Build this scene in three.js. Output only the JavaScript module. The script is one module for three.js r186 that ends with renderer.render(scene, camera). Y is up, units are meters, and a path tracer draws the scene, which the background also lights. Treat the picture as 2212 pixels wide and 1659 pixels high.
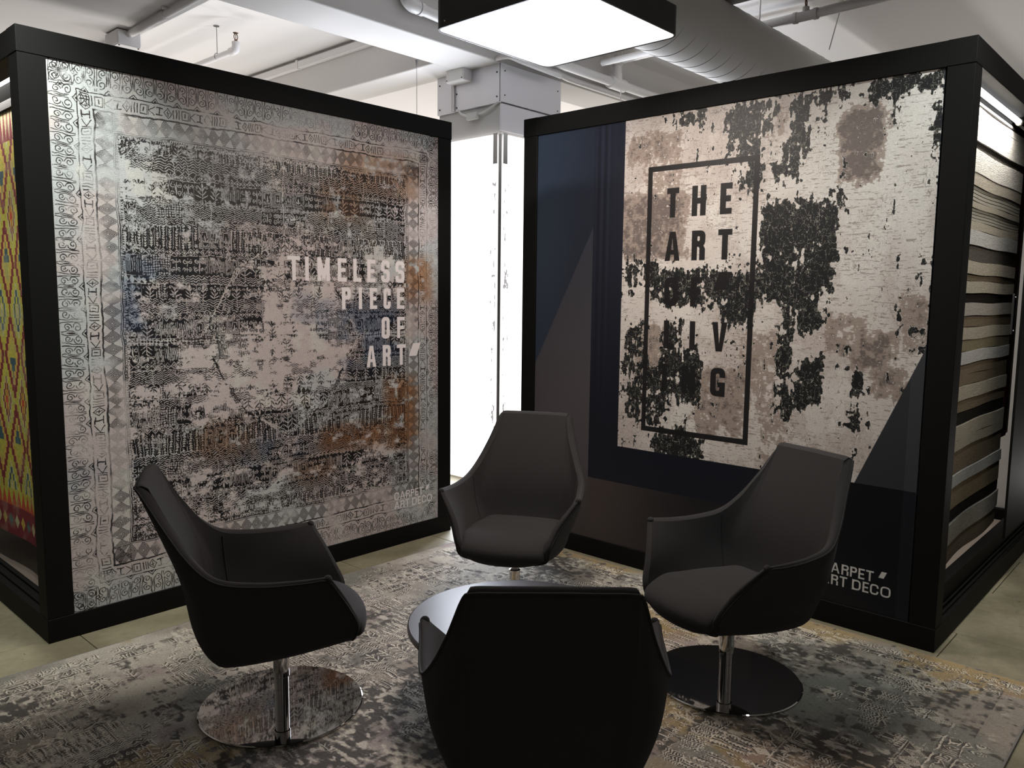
import * as THREE from 'three';
import { RoundedBoxGeometry } from 'three/addons/geometries/RoundedBoxGeometry.js';
import { mergeGeometries, toCreasedNormals } from 'three/addons/utils/BufferGeometryUtils.js';
import { RectAreaLightUniformsLib } from 'three/addons/lights/RectAreaLightUniformsLib.js';
RectAreaLightUniformsLib.init();

// ---------------------------------------------------------------- camera, exposure, lights
const V = (x, y, z) => new THREE.Vector3(x, y, z);
const scene = new THREE.Scene();
scene.background = new THREE.Color(0x000000);
const camera = new THREE.PerspectiveCamera(51.564, 2212 / 1659, 0.05, 60);
camera.position.set(0, 1.4433, 0);
camera.up.set(0.0743, 0.9938, -0.0832);
camera.lookAt(V(0, 1.4433, 0).add(V(0.7322, -0.1111, -0.6720)));
const renderer = new THREE.WebGLRenderer({ antialias: true });
renderer.toneMapping = THREE.LinearToneMapping;
renderer.toneMappingExposure = 1.0;
renderer.shadowMap.enabled = true;
scene.add(camera);

const WARM = 0xfff1e6, COOL = 0xe9f1ff, NEUTRAL = 0xfffaf6;
function areaLight(color, intensity, w, h, pos, target) {
  const l = new THREE.RectAreaLight(color, intensity, w, h);
  l.position.copy(pos); l.lookAt(target); l.name = 'area_light'; scene.add(l);
  return l;
}
function spot(color, intensity, pos, target, angle, penumbra) {
  const l = new THREE.SpotLight(color, intensity, 0, angle, penumbra, 2);
  l.position.copy(pos); l.target.position.copy(target); l.castShadow = true; l.shadow.radius = 2;
  l.name = 'spot_light'; l.target.name = 'spot_target'; scene.add(l); scene.add(l.target);
  return l;
}
const LAMP = { x: 2.592, z: -2.15, y: 2.5, s: 0.712, h: 0.112, glow: 1.5, light: 26 };
const COLUMN = { x: 4.3, z: -4.087, w: 0.67, glow: 2.4, light: 18.0 };
areaLight(WARM, LAMP.light, LAMP.s - 0.1, LAMP.s - 0.1, V(LAMP.x, LAMP.y - 0.012, LAMP.z), V(LAMP.x, 0, LAMP.z + 1e-4));
areaLight(COOL, COLUMN.light, 0.6, 2.4, V(COLUMN.x - 0.035, 1.35, COLUMN.z - 0.335), V(0, 1.35, COLUMN.z - 0.335));
areaLight(COOL, COLUMN.light, 0.6, 2.4, V(COLUMN.x + 0.335, 1.35, COLUMN.z + 0.035), V(COLUMN.x + 0.335, 1.35, 2));

// ---------------------------------------------------------------- helpers
const used = {};
function numbered(name) {
  const n = used[name] = (used[name] ?? -1) + 1;
  return n ? `${name}_${String(n).padStart(3, '0')}` : name;
}
function tag(o, label, category, group, kind) {
  if (label) o.userData.label = label;
  if (category) o.userData.category = category;
  if (group) o.userData.group = group;
  if (kind) o.userData.kind = kind;
  return o;
}
function thing(name, label, category, pos = [0, 0, 0], turn = 0, group) {
  const o = new THREE.Group(); o.name = numbered(name);
  o.position.set(...pos); o.rotation.y = turn; scene.add(o);
  return tag(o, label, category, group);
}
function mesh(name, geo, mat, parent, pos) {
  const m = new THREE.Mesh(geo, mat); m.name = numbered(name); m.castShadow = m.receiveShadow = true;
  if (pos) m.position.set(...pos);
  (parent || scene).add(m);
  return m;
}
function struct(name, geo, mat, parent, pos) {
  const m = mesh(name, geo, mat, parent, pos);
  m.userData.kind = 'structure';
  return m;
}
const single = (name, geo, mat, label, category, group, pos) => tag(mesh(name, geo, mat, null, pos), label, category, group);
const rbox = (w, h, d, r = 0.004, s = 2) => new RoundedBoxGeometry(w, h, d, s, Math.min(r, w / 2.1, h / 2.1, d / 2.1));
// a box between two corners
function span(a, b, r = 0.003) {
  const g = rbox(Math.abs(b[0] - a[0]), Math.abs(b[1] - a[1]), Math.abs(b[2] - a[2]), r);
  return g.translate((a[0] + b[0]) / 2, (a[1] + b[1]) / 2, (a[2] + b[2]) / 2);
}
const merged = (list) => mergeGeometries(list.map((g) => { const h = g.index ? g.toNonIndexed() : g; for (const k of Object.keys(h.attributes)) if (!['position', 'normal', 'uv'].includes(k)) h.deleteAttribute(k); return h; }));
function tubeAlong(pts, r, closed = false, seg = 0, sides = 10) {
  const c = new THREE.CatmullRomCurve3(pts.map((p) => (p.isVector3 ? p : V(...p))), closed, 'centripetal');
  return new THREE.TubeGeometry(c, seg || pts.length * 6, r, sides, closed);
}
function rod(a, b, r, sides = 16) {
  const A = V(...a), B = V(...b), d = B.clone().sub(A), g = new THREE.CylinderGeometry(r, r, d.length(), sides);
  g.applyQuaternion(new THREE.Quaternion().setFromUnitVectors(V(0, 1, 0), d.normalize()));
  return g.translate((A.x + B.x) / 2, (A.y + B.y) / 2, (A.z + B.z) / 2);
}
const lathe = (pts, seg = 64) => toCreasedNormals(new THREE.LatheGeometry(pts.map(([r, y]) => new THREE.Vector2(r, y)), seg), 0.25);

// ---------------------------------------------------------------- noise
function rng(seed) {
  let a = seed >>> 0;
  return () => { a = (a + 0x6d2b79f5) >>> 0; let t = a; t = Math.imul(t ^ (t >>> 15), t | 1); t ^= t + Math.imul(t ^ (t >>> 7), t | 61); return ((t ^ (t >>> 14)) >>> 0) / 4294967296; };
}
const TBL = new Float32Array(65536);
{ const r = rng(7); for (let i = 0; i < 65536; i++) TBL[i] = r(); }
const hash = (x, y, s) => TBL[((x * 73) ^ (y * 19349) ^ (s * 8317)) & 65535];
function vn(x, y, s) {
  const xi = Math.floor(x), yi = Math.floor(y); let fx = x - xi, fy = y - yi;
  fx = fx * fx * (3 - 2 * fx); fy = fy * fy * (3 - 2 * fy);
  const a = hash(xi, yi, s), b = hash(xi + 1, yi, s), c = hash(xi, yi + 1, s), d = hash(xi + 1, yi + 1, s);
  return a + (b - a) * fx + (c - a) * fy + (a - b - c + d) * fx * fy;
}
function fbm(x, y, s, o = 4) {
  let v = 0, a = 0.5, n = 0;
  for (let i = 0; i < o; i++) { v += a * vn(x, y, s + i); n += a; a *= 0.5; x *= 2.03; y *= 2.03; }
  return v / n;
}
const clamp = (v, a = 0, b = 1) => (v < a ? a : v > b ? b : v);
const sst = (a, b, v) => { const t = clamp((v - a) / (b - a)); return t * t * (3 - 2 * t); };
const mix = (a, b, t) => a + (b - a) * t;
const mix3 = (a, b, t) => [mix(a[0], b[0], t), mix(a[1], b[1], t), mix(a[2], b[2], t)];
// a texture computed pixel by pixel; f(u, v) in metres from the top left corner gives sRGB 0..255
function texture(w, h, mw, mh, f, srgb = true) {
  const d = new Uint8Array(w * h * 4);
  for (let j = 0; j < h; j++) for (let i = 0; i < w; i++) {
    const c = f((i + 0.5) / w * mw, (j + 0.5) / h * mh, i, j), k = ((h - 1 - j) * w + i) * 4;
    d[k] = c[0]; d[k + 1] = c[1]; d[k + 2] = c[2]; d[k + 3] = 255;
  }
  const t = new THREE.DataTexture(d, w, h, THREE.RGBAFormat);
  t.colorSpace = srgb ? THREE.SRGBColorSpace : THREE.NoColorSpace;
  t.magFilter = THREE.LinearFilter; t.minFilter = THREE.LinearMipmapLinearFilter; t.generateMipmaps = true;
  t.wrapS = t.wrapT = THREE.RepeatWrapping; t.needsUpdate = true;
  return t;
}
// coarse density from soft rectangles [u0, v0, u1, v1, weight]
function density(rects, mw, mh, soft = 0.05, n = 256) {
  const g = new Float32Array(n * n);
  for (let j = 0; j < n; j++) for (let i = 0; i < n; i++) {
    const u = (i + 0.5) / n * mw, v = (j + 0.5) / n * mh; let s = 0;
    for (const [a, b, c, d, w] of rects) {
      const x = Math.min(u - a, c - u), y = Math.min(v - b, d - v);
      s = Math.max(s, w * sst(-soft, soft * 0.6, x) * sst(-soft, soft * 0.6, y));
    }
    g[j * n + i] = s;
  }
  return (u, v) => {
    const x = clamp(u / mw * n - 0.5, 0, n - 1.001), y = clamp(v / mh * n - 0.5, 0, n - 1.001), i = x | 0, j = y | 0, fx = x - i, fy = y - j, k = j * n + i;
    return (g[k] * (1 - fx) + g[k + 1] * fx) * (1 - fy) + (g[k + n] * (1 - fx) + g[k + n + 1] * fx) * fy;
  };
}
// ---------------------------------------------------------------- woven ornament, drawn in metres on a canvas
function board(w, h, s) {
  const cv = document.createElement('canvas'); cv.width = Math.round(w * s); cv.height = Math.round(h * s);
  const c = cv.getContext('2d'); c.fillStyle = '#000'; c.fillRect(0, 0, cv.width, cv.height);
  c.scale(s, s); c.strokeStyle = c.fillStyle = '#fff'; c.lineCap = 'butt'; c.lineJoin = 'miter';
  return [cv, c];
}
const path = (c, pts, close) => { c.beginPath(); pts.forEach(([x, y], i) => (i ? c.lineTo(x, y) : c.moveTo(x, y))); if (close) c.closePath(); };
function spiral(c, x, y, r, a0, dir, turns = 1.4) {
  c.beginPath();
  for (let i = 0; i <= 26; i++) { const t = i / 26, a = a0 + dir * t * turns * 2 * Math.PI, q = r * (1 - 0.82 * t); c.lineTo(x + q * Math.cos(a), y + q * Math.sin(a)); }
  c.stroke();
}
const diamond = (c, x, y, rx, ry) => path(c, [[x - rx, y], [x, y - ry], [x + rx, y], [x, y + ry]], true);
const leaf = (c, x, y, a, l, w) => {
  c.save(); c.translate(x, y); c.rotate(a); c.beginPath(); c.moveTo(0, 0); c.quadraticCurveTo(l * 0.45, -w, l, 0); c.quadraticCurveTo(l * 0.45, w, 0, 0); c.fill(); c.restore();
};
const MOTIF = {
  zigzag(c, w, h, R) {
    const n = Math.max(2, Math.round(w / 0.035)), k = Math.max(2, Math.round(h / 0.015)); c.lineWidth = 0.0044;
    for (let r = 0; r < k; r++) { const p = []; for (let i = 0; i <= 2 * n; i++) p.push([i * w / (2 * n), (r + 0.5) * h / k + (i % 2 ? 0.006 : -0.006)]); path(c, p); c.stroke(); }
  },
  waves(c, w, h, R) {
    const k = Math.max(2, Math.round(h / 0.016)), n = Math.max(2, Math.round(w / 0.06)); c.lineWidth = 0.005;
    for (let r = 0; r < k; r++) { c.beginPath(); for (let i = 0; i <= n * 12; i++) c.lineTo(i * w / (n * 12), (r + 0.5) * h / k + 0.008 * Math.sin(i / 12 * 2 * Math.PI + r * 0.3)); c.stroke(); }
  },
  lozenges(c, w, h, R) {
    const n = Math.max(1, Math.round(w / (h * 0.72))), q = w / n; c.lineWidth = 0.0034;
    for (let i = 0; i < n; i++) for (let k = 1; k > 0.15; k -= 0.2) { diamond(c, (i + 0.5) * q, h / 2, q / 2 * k, h / 2 * k); c.stroke(); }
    c.fillRect(0, 0, w, 0.004); c.fillRect(0, h - 0.004, w, 0.004);
  },
  crosses(c, w, h, R) {
    const n = Math.max(1, Math.round(w / h)), q = w / n; c.lineWidth = 0.0042;
    for (let i = 0; i < n; i++) { const x = (i + 0.5) * q, y = h / 2; diamond(c, x, y, q * 0.46, h * 0.44); c.stroke(); c.fillRect(x - 0.003, y - h * 0.22, 0.006, h * 0.44); c.fillRect(x - q * 0.22, y - 0.003, q * 0.44, 0.006); }
  },
  ears(c, w, h, R) {
    const n = Math.max(1, Math.round(w / 0.042)), q = w / n, k = Math.max(2, Math.round(h / 0.017));
    for (let i = 0; i < n; i++) { const x = (i + 0.5) * q; c.fillRect(x - 0.0022, 0, 0.0044, h); for (let r = 0; r < k; r++) { const y = (r + 0.7) * h / k; leaf(c, x, y, -0.9, 0.019, 0.006); leaf(c, x, y, -Math.PI + 0.9, 0.019, 0.006); } c.fillRect(i * q - 0.0015, 0, 0.003, h); }
  },
  plants(c, w, h, R) {
    const n = Math.max(1, Math.round(w / 0.085)), q = w / n;
    for (let i = 0; i < n; i++) {
      const x = (i + 0.5) * q; c.lineWidth = 0.0045; c.beginPath(); c.moveTo(x, h); c.quadraticCurveTo(x + 0.006, h / 2, x, h * 0.25); c.stroke();
      for (const s of [-1, 1]) { leaf(c, x, h * 0.95, -Math.PI / 2 + s * 1.0, h * 0.45, 0.008); leaf(c, x, h * 0.75, -Math.PI / 2 + s * 0.8, h * 0.42, 0.008); leaf(c, x, h * 0.5, -Math.PI / 2 + s * 0.6, h * 0.36, 0.008); spiral(c, x + s * q * 0.32, h * 0.28, 0.012, 0, s, 1.1); }
      leaf(c, x, h * 0.36, -Math.PI / 2, h * 0.34, 0.014);
    }
  },
  frames(c, w, h, R) {
    const n = Math.max(1, Math.round(w / (h * 0.7))), q = w / n; c.lineWidth = 0.0042;
    for (let i = 0; i < n; i++) { const x = i * q; for (let k = 0; k < 3; k++) { const e = 0.005 + k * 0.01; if (q > 2 * e + 0.01 && h > 2 * e + 0.01) c.strokeRect(x + e, e, q - 2 * e, h - 2 * e); } if (h > 0.06) { leaf(c, x + q / 2, h * 0.75, -Math.PI / 2, h * 0.45, 0.009); leaf(c, x + q / 2, h * 0.7, -0.7, 0.03, 0.006); leaf(c, x + q / 2, h * 0.7, -2.44, 0.03, 0.006); } }
  },
  curls(c, w, h, R) {
    const n = Math.max(1, Math.round(w / 0.08)), q = w / n; c.lineWidth = 0.005;
    for (let i = 0; i < n; i++) { const x = (i + 0.5) * q; for (const s of [-1, 1]) { spiral(c, x + s * q * 0.22, h * 0.3, q * 0.2, -Math.PI / 2, s, 1.3); spiral(c, x + s * q * 0.22, h * 0.72, q * 0.19, Math.PI / 2, -s, 1.3); } leaf(c, x, h * 0.95, -Math.PI / 2, h * 0.9, 0.009); }
  },
  beads(c, w, h, R) {
    const n = Math.max(1, Math.round(w / 0.026)), q = w / n, k = Math.max(1, Math.round(h / 0.026)); c.lineWidth = 0.004;
    for (let r = 0; r < k; r++) for (let i = 0; i < n; i++) { c.beginPath(); c.arc((i + 0.5) * q, (r + 0.5) * h / k, 0.0085, 0, 7); c.stroke(); c.fillRect((i + 0.5) * q - 0.002, (r + 0.5) * h / k - 0.002, 0.004, 0.004); }
  },
  bars(c, w, h, R) { for (let x = 0.004; x < w; x += 0.009 + 0.006 * R()) { const a = R() * 0.25 * h; c.fillRect(x, a, 0.0045, h - a - R() * 0.25 * h); } },
  combs(c, w, h, R) { for (let x = 0; x < w; x += 0.016) { path(c, [[x, h], [x + 0.006, h * 0.25], [x + 0.008, 0], [x + 0.010, h * 0.25], [x + 0.016, h]], true); c.fill(); } c.fillRect(0, h - 0.004, w, 0.004); },
  mosaic(c, w, h, R) { for (let y = 0; y < h - 0.01; y += 0.0165) for (let x = 0; x < w - 0.01; x += 0.0165) { const t = R(); if (t < 0.4) c.fillRect(x + 0.002, y + 0.002, 0.011, 0.011); else if (t < 0.75) { diamond(c, x + 0.008, y + 0.008, 0.008, 0.008); c.fill(); } else { c.lineWidth = 0.003; c.strokeRect(x + 0.003, y + 0.003, 0.010, 0.010); } } },
};
function motif(c, kind, x, y, w, h, R) {
  c.save(); c.beginPath(); c.rect(x, y, w, h); c.clip(); c.translate(x, y); MOTIF[kind](c, w, h, R); c.restore();
}
// border running along +x from (0, 0), its outer edge at y = 0
function borderScroll(c, L, h) {
  const n = Math.round(L / (h * 0.9)), q = L / n;
  for (let i = 0; i < n; i++) {
    c.save(); c.translate((i + 0.5) * q, 0);
    for (const s of [-1, 1]) {
      c.lineWidth = 0.0042;
      spiral(c, s * q * 0.23, h * 0.30, q * 0.17, Math.PI / 2, -s, 1.35); spiral(c, s * q * 0.25, h * 0.68, q * 0.2, -Math.PI / 2, s, 1.5);
      c.beginPath(); c.moveTo(s * q * 0.03, h * 0.04); c.bezierCurveTo(s * q * 0.14, h * 0.3, s * q * 0.02, h * 0.5, s * q * 0.08, h * 0.72); c.stroke();
      c.beginPath(); c.moveTo(s * q * 0.42, h * 0.05); c.bezierCurveTo(s * q * 0.5, h * 0.35, s * q * 0.4, h * 0.55, s * q * 0.47, h * 0.9); c.stroke();
    }
    leaf(c, 0, h * 0.7, -Math.PI / 2, h * 0.5, 0.007);
    path(c, [[-0.024, h], [0, h - 0.026], [0.024, h]]); c.stroke(); path(c, [[-0.011, h], [0, h - 0.012], [0.011, h]], true); c.fill();
    c.restore();
  }
}
function borderKeys(c, L, h, R) {
  const n = Math.round(L / (h * 0.62)), q = L / n; c.lineWidth = 0.0042;
  for (let i = 0; i < n; i++) {
    const x = i * q, m = x + q / 2; const k = (i % 5);
    if (k === 0) { diamond(c, m, h / 2, q * 0.45, h * 0.36); c.stroke(); c.fillRect(m - 0.002, h * 0.3, 0.004, h * 0.4); c.fillRect(m - q * 0.2, h / 2 - 0.002, q * 0.4, 0.004); }
    else if (k === 1) for (let t = 0; t < 3; t++) c.fillRect(x + 0.004 + t * q / 3.2, h * 0.16, 0.0055, h * 0.66);
    else if (k === 2) c.strokeRect(x + 0.006, h * 0.2, q - 0.012, h * 0.6), c.fillRect(m - 0.003, h * 0.34, 0.006, h * 0.3);
    else if (k === 3) { path(c, [[x + 0.005, h * 0.18], [x + 0.005, h * 0.82]]); c.stroke(); path(c, [[x + q - 0.004, h * 0.18], [x + 0.008, h * 0.5], [x + q - 0.004, h * 0.82]]); c.stroke(); }
    else { c.fillRect(x + 0.004, h * 0.2, q - 0.008, 0.006); c.fillRect(m - 0.004, h * 0.2, 0.008, h * 0.6); c.fillRect(x + 0.004, h * 0.72, q - 0.008, 0.006); }
  }
}
// a rug of w x h metres: three borders and a field mirrored about both axes; returns the brightness of the lines
function ornament(w, h, s, seed, field, bk = 1) {
  const R = rng(seed), [cv, c] = board(w, h, s), B = [0.112, 0.062, 0.088].map((q) => q * bk);
  const off = B[0] + B[1] + B[2] + 0.012, qw = w / 2 - off, qh = h / 2 - off, [fv, f] = board(qw, qh, s);
  let y = 0, k = 0;
  while (y < qh) {
    const [kinds, rh] = field[k++ % field.length]; let x = 0; const hh = Math.min(rh, qh - y);
    if (hh > 0.015) while (x < qw) {
      const kind = kinds[Math.floor(R() * kinds.length)], ww = Math.min(qw - x, 0.07 + 0.2 * R());
      motif(f, kind, x, y, ww, hh, R); f.fillRect(x + ww - 0.003, y, 0.003, hh); x += ww;
    }
    if (k % 2) f.fillRect(0, y + hh - 0.003, qw, 0.003);
    y += rh;
  }
  // spandrel lines and a hooked medallion over the field
  f.lineWidth = 0.006;
  for (let i = 0; i < 3; i++) { path(f, [[qw, qh * 0.42 + i * 0.022], [qw * 0.7 - i * 0.02, qh * 0.62], [qw * 0.42, qh + i * 0.03]]); f.stroke(); }
  for (let i = 0; i < 4; i++) { path(f, [[0, 0.16 + i * 0.02], [0.16 + i * 0.02, 0]]); f.stroke(); }
  c.setTransform(1, 0, 0, 1, 0, 0);
  const X = off * s, Y = off * s;
  for (const [sx, sy] of [[1, 1], [-1, 1], [1, -1], [-1, -1]]) { c.setTransform(sx, 0, 0, sy, sx > 0 ? X : w * s - X, sy > 0 ? Y : h * s - Y); c.drawImage(fv, 0, 0); }
  for (const side of [0, 1, 2, 3]) {
    const L = side % 2 ? h : w, rot = [[s, 0, 0, s, 0, 0], [0, s, -s, 0, w * s, 0], [-s, 0, 0, -s, w * s, h * s], [0, -s, s, 0, 0, h * s]][side];
    c.setTransform(...rot); borderScroll(c, L, B[0]); c.fillRect(B[0], B[0], L - 2 * B[0], 0.0055);
    c.save(); c.translate(B[0], B[0] + 0.006); borderKeys(c, L - 2 * B[0], B[1], R); c.restore();
    const o2 = B[0] + B[1] + 0.006; c.fillRect(o2, o2, L - 2 * o2, 0.0055);
    motif(c, 'lozenges', o2, o2 + 0.006, L - 2 * o2, B[2] - 0.012, R); c.fillRect(off - 0.006, off - 0.006, L - 2 * off + 0.012, 0.007);
    motif(c, 'combs', off, off, L - 2 * off, 0.03, R);
  }
  const d = c.getImageData(0, 0, cv.width, cv.height).data, W = cv.width, H = cv.height, o = new Uint8Array(W * H);
  for (let i = 0; i < W * H; i++) o[i] = d[i * 4];
  return { W, H, at: (u, v) => { const x = clamp((u / w * W) | 0, 0, W - 1), y2 = clamp((v / h * H) | 0, 0, H - 1); return o[y2 * W + x] / 255; } };
}
// ---------------------------------------------------------------- condensed block lettering as strokes (unit box, y down)
function glyph(c, ch, x, y, w, h, t) {
  const R = (a, b, e, f) => c.fillRect(x + a, y + b, e, f), l = t * 0.92;
  const bowl = (x0, y0, x1, y1, r, cut) => { // ring with rounded corners
    c.save(); c.beginPath();
    const rr = (a, b, e, f, q) => { q = Math.max(0.0001, Math.min(q, (e - a) / 2, (f - b) / 2)); c.moveTo(a + q, b); c.lineTo(e - q, b); c.quadraticCurveTo(e, b, e, b + q); c.lineTo(e, f - q); c.quadraticCurveTo(e, f, e - q, f); c.lineTo(a + q, f); c.quadraticCurveTo(a, f, a, f - q); c.lineTo(a, b + q); c.quadraticCurveTo(a, b, a + q, b); c.closePath(); };
    rr(x + x0, y + y0, x + x1, y + y1, r); rr(x + x0 + t, y + y0 + l, x + x1 - t, y + y1 - l, r * 0.45); c.fill('evenodd'); c.restore();
  };
  switch (ch) {
    case 'T': R(0, 0, w, l); R((w - t) / 2, 0, t, h); break;
    case 'I': R((w - t) / 2, 0, t, h); break;
    case 'L': R(0, 0, t, h); R(0, h - l, w, l); break;
    case 'E': R(0, 0, t, h); R(0, 0, w, l); R(0, h - l, w, l); R(0, (h - l) / 2, w * 0.9, l); break;
    case 'F': R(0, 0, t, h); R(0, 0, w, l); R(0, (h - l) / 2, w * 0.9, l); break;
    case 'H': R(0, 0, t, h); R(w - t, 0, t, h); R(0, (h - l) / 2, w, l); break;
    case 'M': R(0, 0, t, h); R(w - t, 0, t, h); path(c, [[x, y], [x + t, y], [x + w / 2 + t * 0.3, y + h * 0.72], [x + w / 2 - t * 0.3, y + h]], true); c.fill(); path(c, [[x + w, y], [x + w - t, y], [x + w / 2 - t * 0.3, y + h * 0.72], [x + w / 2 + t * 0.3, y + h]], true); c.fill(); break;
    case 'N': R(0, 0, t, h); R(w - t, 0, t, h); path(c, [[x, y], [x + t, y], [x + w, y + h], [x + w - t, y + h]], true); c.fill(); break;
    case 'V': path(c, [[x, y], [x + t, y], [x + w / 2, y + h * 0.75], [x + w - t, y], [x + w, y], [x + w / 2 + t * 0.55, y + h], [x + w / 2 - t * 0.55, y + h]], true); c.fill(); break;
    case 'A': path(c, [[x, y + h], [x + t, y + h], [x + w / 2, y + h * 0.22], [x + w - t, y + h], [x + w, y + h], [x + w / 2 + t * 0.55, y], [x + w / 2 - t * 0.55, y]], true); c.fill(); R(w * 0.25, h * 0.62, w * 0.5, l * 0.85); break;
    case 'P': R(0, 0, t, h); bowl(0, 0, w, h * 0.56, w * 0.42); R(0, 0, t, h * 0.5); break;
    case 'R': R(0, 0, t, h); bowl(0, 0, w, h * 0.55, w * 0.42); R(0, 0, t, h * 0.5); path(c, [[x + w * 0.45, y + h * 0.5], [x + w * 0.45 + t, y + h * 0.5], [x + w, y + h * 0.62], [x + w, y + h], [x + w - t, y + h], [x + w - t, y + h * 0.6]], true); c.fill(); break;
    case 'O': bowl(0, 0, w, h, w * 0.45); break;
    case 'C': c.save(); c.beginPath(); c.rect(x, y, w, h * 0.36); c.rect(x, y + h * 0.64, w, h * 0.36); c.rect(x, y, w * 0.55, h); c.clip(); bowl(0, 0, w, h, w * 0.45); c.restore(); break;
    case 'G': c.save(); c.beginPath(); c.rect(x, y, w, h * 0.34); c.rect(x, y + h * 0.5, w, h * 0.5); c.rect(x, y, w * 0.55, h); c.clip(); bowl(0, 0, w, h, w * 0.45); c.restore(); R(w * 0.5, h * 0.5, w * 0.5, l * 0.9); R(w - t, h * 0.5, t, h * 0.5); break;
    case 'S': c.save(); c.beginPath(); c.rect(x, y, w, h * 0.32); c.rect(x, y, w * 0.5, h * 0.5); c.rect(x - 0.001, y + h * 0.4, t, h * 0.1); c.clip(); bowl(0, 0, w, h * 0.5 + l * 0.5, w * 0.42); c.restore();
      c.save(); c.beginPath(); c.rect(x, y + h * 0.68, w, h * 0.32); c.rect(x + w * 0.5, y + h * 0.4, w * 0.5, h * 0.6); c.clip(); bowl(0, h * 0.5 - l * 0.5, w, h, w * 0.42); c.restore(); R(w * 0.3, (h - l) / 2, w * 0.4, l); break;
    case 'D': bowl(0, 0, w, h, w * 0.5); R(0, 0, t, h); R(0, 0, w * 0.5, l); R(0, h - l, w * 0.5, l); break;
    case '/': path(c, [[x + w * 0.36, y], [x + w, y], [x + w * 0.64, y + h], [x, y + h]], true); c.fill(); break;
  }
}
function logo(c, x, y, w) { // two lines of wide, thin capitals and a slanted bar
  const W = { C: 0.115, A: 0.125, R: 0.1, P: 0.095, E: 0.085, T: 0.105, D: 0.12, O: 0.135, ' ': 0.04, '/': 0.1 };
  const line = (s, x0, y0, h, sc) => { let q = x0; for (const ch of s) { const ww = W[ch] * sc; if (ch !== ' ') { c.save(); glyph(c, ch, q, y0, ww * 0.86, h, h * 0.17); c.restore(); } q += ww * 1.03; } return q; };
  const h = w * 0.15; const e = line('CARPET', x, y, h, w * 1.16); glyph(c, '/', e + w * 0.04, y - h * 0.15, w * 0.11, h * 0.62, 0.01);
  line('ART DECO', x, y + h * 1.18, h, w * 1.16);
}
function letterMask(w, h, s, draw) {
  const [cv, c] = board(w, h, s); draw(c);
  const d = c.getImageData(0, 0, cv.width, cv.height).data, W = cv.width, H = cv.height, o = new Uint8Array(W * H);
  for (let i = 0; i < W * H; i++) o[i] = d[i * 4];
  return (i, j) => o[j * W + i] / 255;
}
const RD = [[1.17,0.02,1.35,0.17,0.9],[1.22,0.18,1.34,0.27,0.8],[1.18,0.15,1.23,0.23,0.6],[1.27,0.28,1.35,0.39,0.8],[1.23,0.35,1.28,0.39,0.7],[1.35,0.02,1.40,0.15,0.6],[1.49,0.02,1.55,0.22,0.95],[1.44,0.20,1.54,0.29,0.7],[1.41,0.28,1.52,0.37,0.9],[0.87,0.02,1.06,0.07,0.6],[1.55,-0.00,1.72,0.06,0.9],[1.79,0.01,2.09,0.08,0.85],[2.04,0.17,2.10,0.33,0.65],[2.00,0.07,2.04,0.14,0.4],[1.55,0.09,1.66,0.14,0.5],[1.37,0.48,1.70,0.73,0.95],[1.36,0.73,1.68,0.89,0.95],[1.48,0.89,1.65,1.05,0.75],[1.56,1.18,1.65,1.38,0.95],[1.47,1.06,1.52,1.44,0.7],[1.52,1.31,1.56,1.39,0.6],[0.60,0.71,0.82,0.90,0.6],[0.84,0.76,1.18,0.94,0.8],[1.18,0.81,1.34,1.02,0.85],[0.85,1.01,0.96,1.17,0.7],[0.85,1.17,1.07,1.40,0.9],[0.77,1.27,0.87,1.56,0.8],[0.62,1.02,0.78,1.53,0.5],[0.82,1.58,1.09,1.70,0.8],[1.80,1.22,1.86,1.30,0.95],[1.82,1.34,1.84,1.46,0.8],[2.04,0.74,2.11,0.85,0.4],[2.00,1.00,2.08,1.15,0.5]];
const RB = [[0.62,0.09,0.92,0.23,0.6],[0.74,0.23,0.93,0.39,0.5],[0.59,0.39,0.96,0.71,0.85],[1.35,0.05,1.46,0.19,0.45],[1.70,0.12,1.87,0.29,0.95],[1.72,0.29,1.86,0.40,0.9],[1.75,0.39,1.81,0.44,0.6],[0.69,1.04,0.88,1.32,0.7],[1.05,1.25,1.32,1.59,0.6],[1.81,1.04,1.96,1.20,0.8],[1.86,1.19,2.02,1.31,0.7],[1.67,0.97,1.87,1.13,0.5],[1.29,1.06,1.49,1.45,0.45],[1.99,0.89,2.08,1.11,0.6],[1.39,1.27,1.53,1.66,0.4]];
const LD = [[0.27,0.21,0.86,0.33,0.6],[0.40,0.28,0.90,0.47,0.9],[0.20,0.52,0.71,0.76,0.6],[0.58,0.46,0.90,0.58,0.9],[0.39,0.59,0.99,0.75,0.9],[0.28,0.72,0.66,0.93,0.9],[0.36,0.80,0.89,1.05,0.9],[0.71,0.34,1.05,0.62,0.9],[0.95,0.18,1.88,0.51,0.85],[1.10,0.38,1.88,0.63,0.9],[1.04,0.66,1.55,0.83,0.6],[1.74,0.04,1.98,0.71,0.7],[1.42,0.92,1.87,1.41,0.95],[0.21,1.05,0.47,1.31,0.8],[0.48,0.92,0.69,1.09,0.8],[0.74,0.75,0.89,0.97,0.7],[0.26,1.37,0.54,1.62,0.7],[0.54,1.50,1.07,1.73,0.85],[0.19,1.58,0.49,1.78,0.8],[0.45,1.70,0.86,1.84,0.6],[0.87,1.53,1.24,1.67,0.7],[1.24,1.42,1.87,1.73,0.75],[0.82,1.68,1.48,1.80,0.8],[0.96,1.83,1.73,1.99,0.75],[0.55,1.84,1.07,1.98,0.4],[1.73,1.56,1.98,2.05,0.6]];
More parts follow.
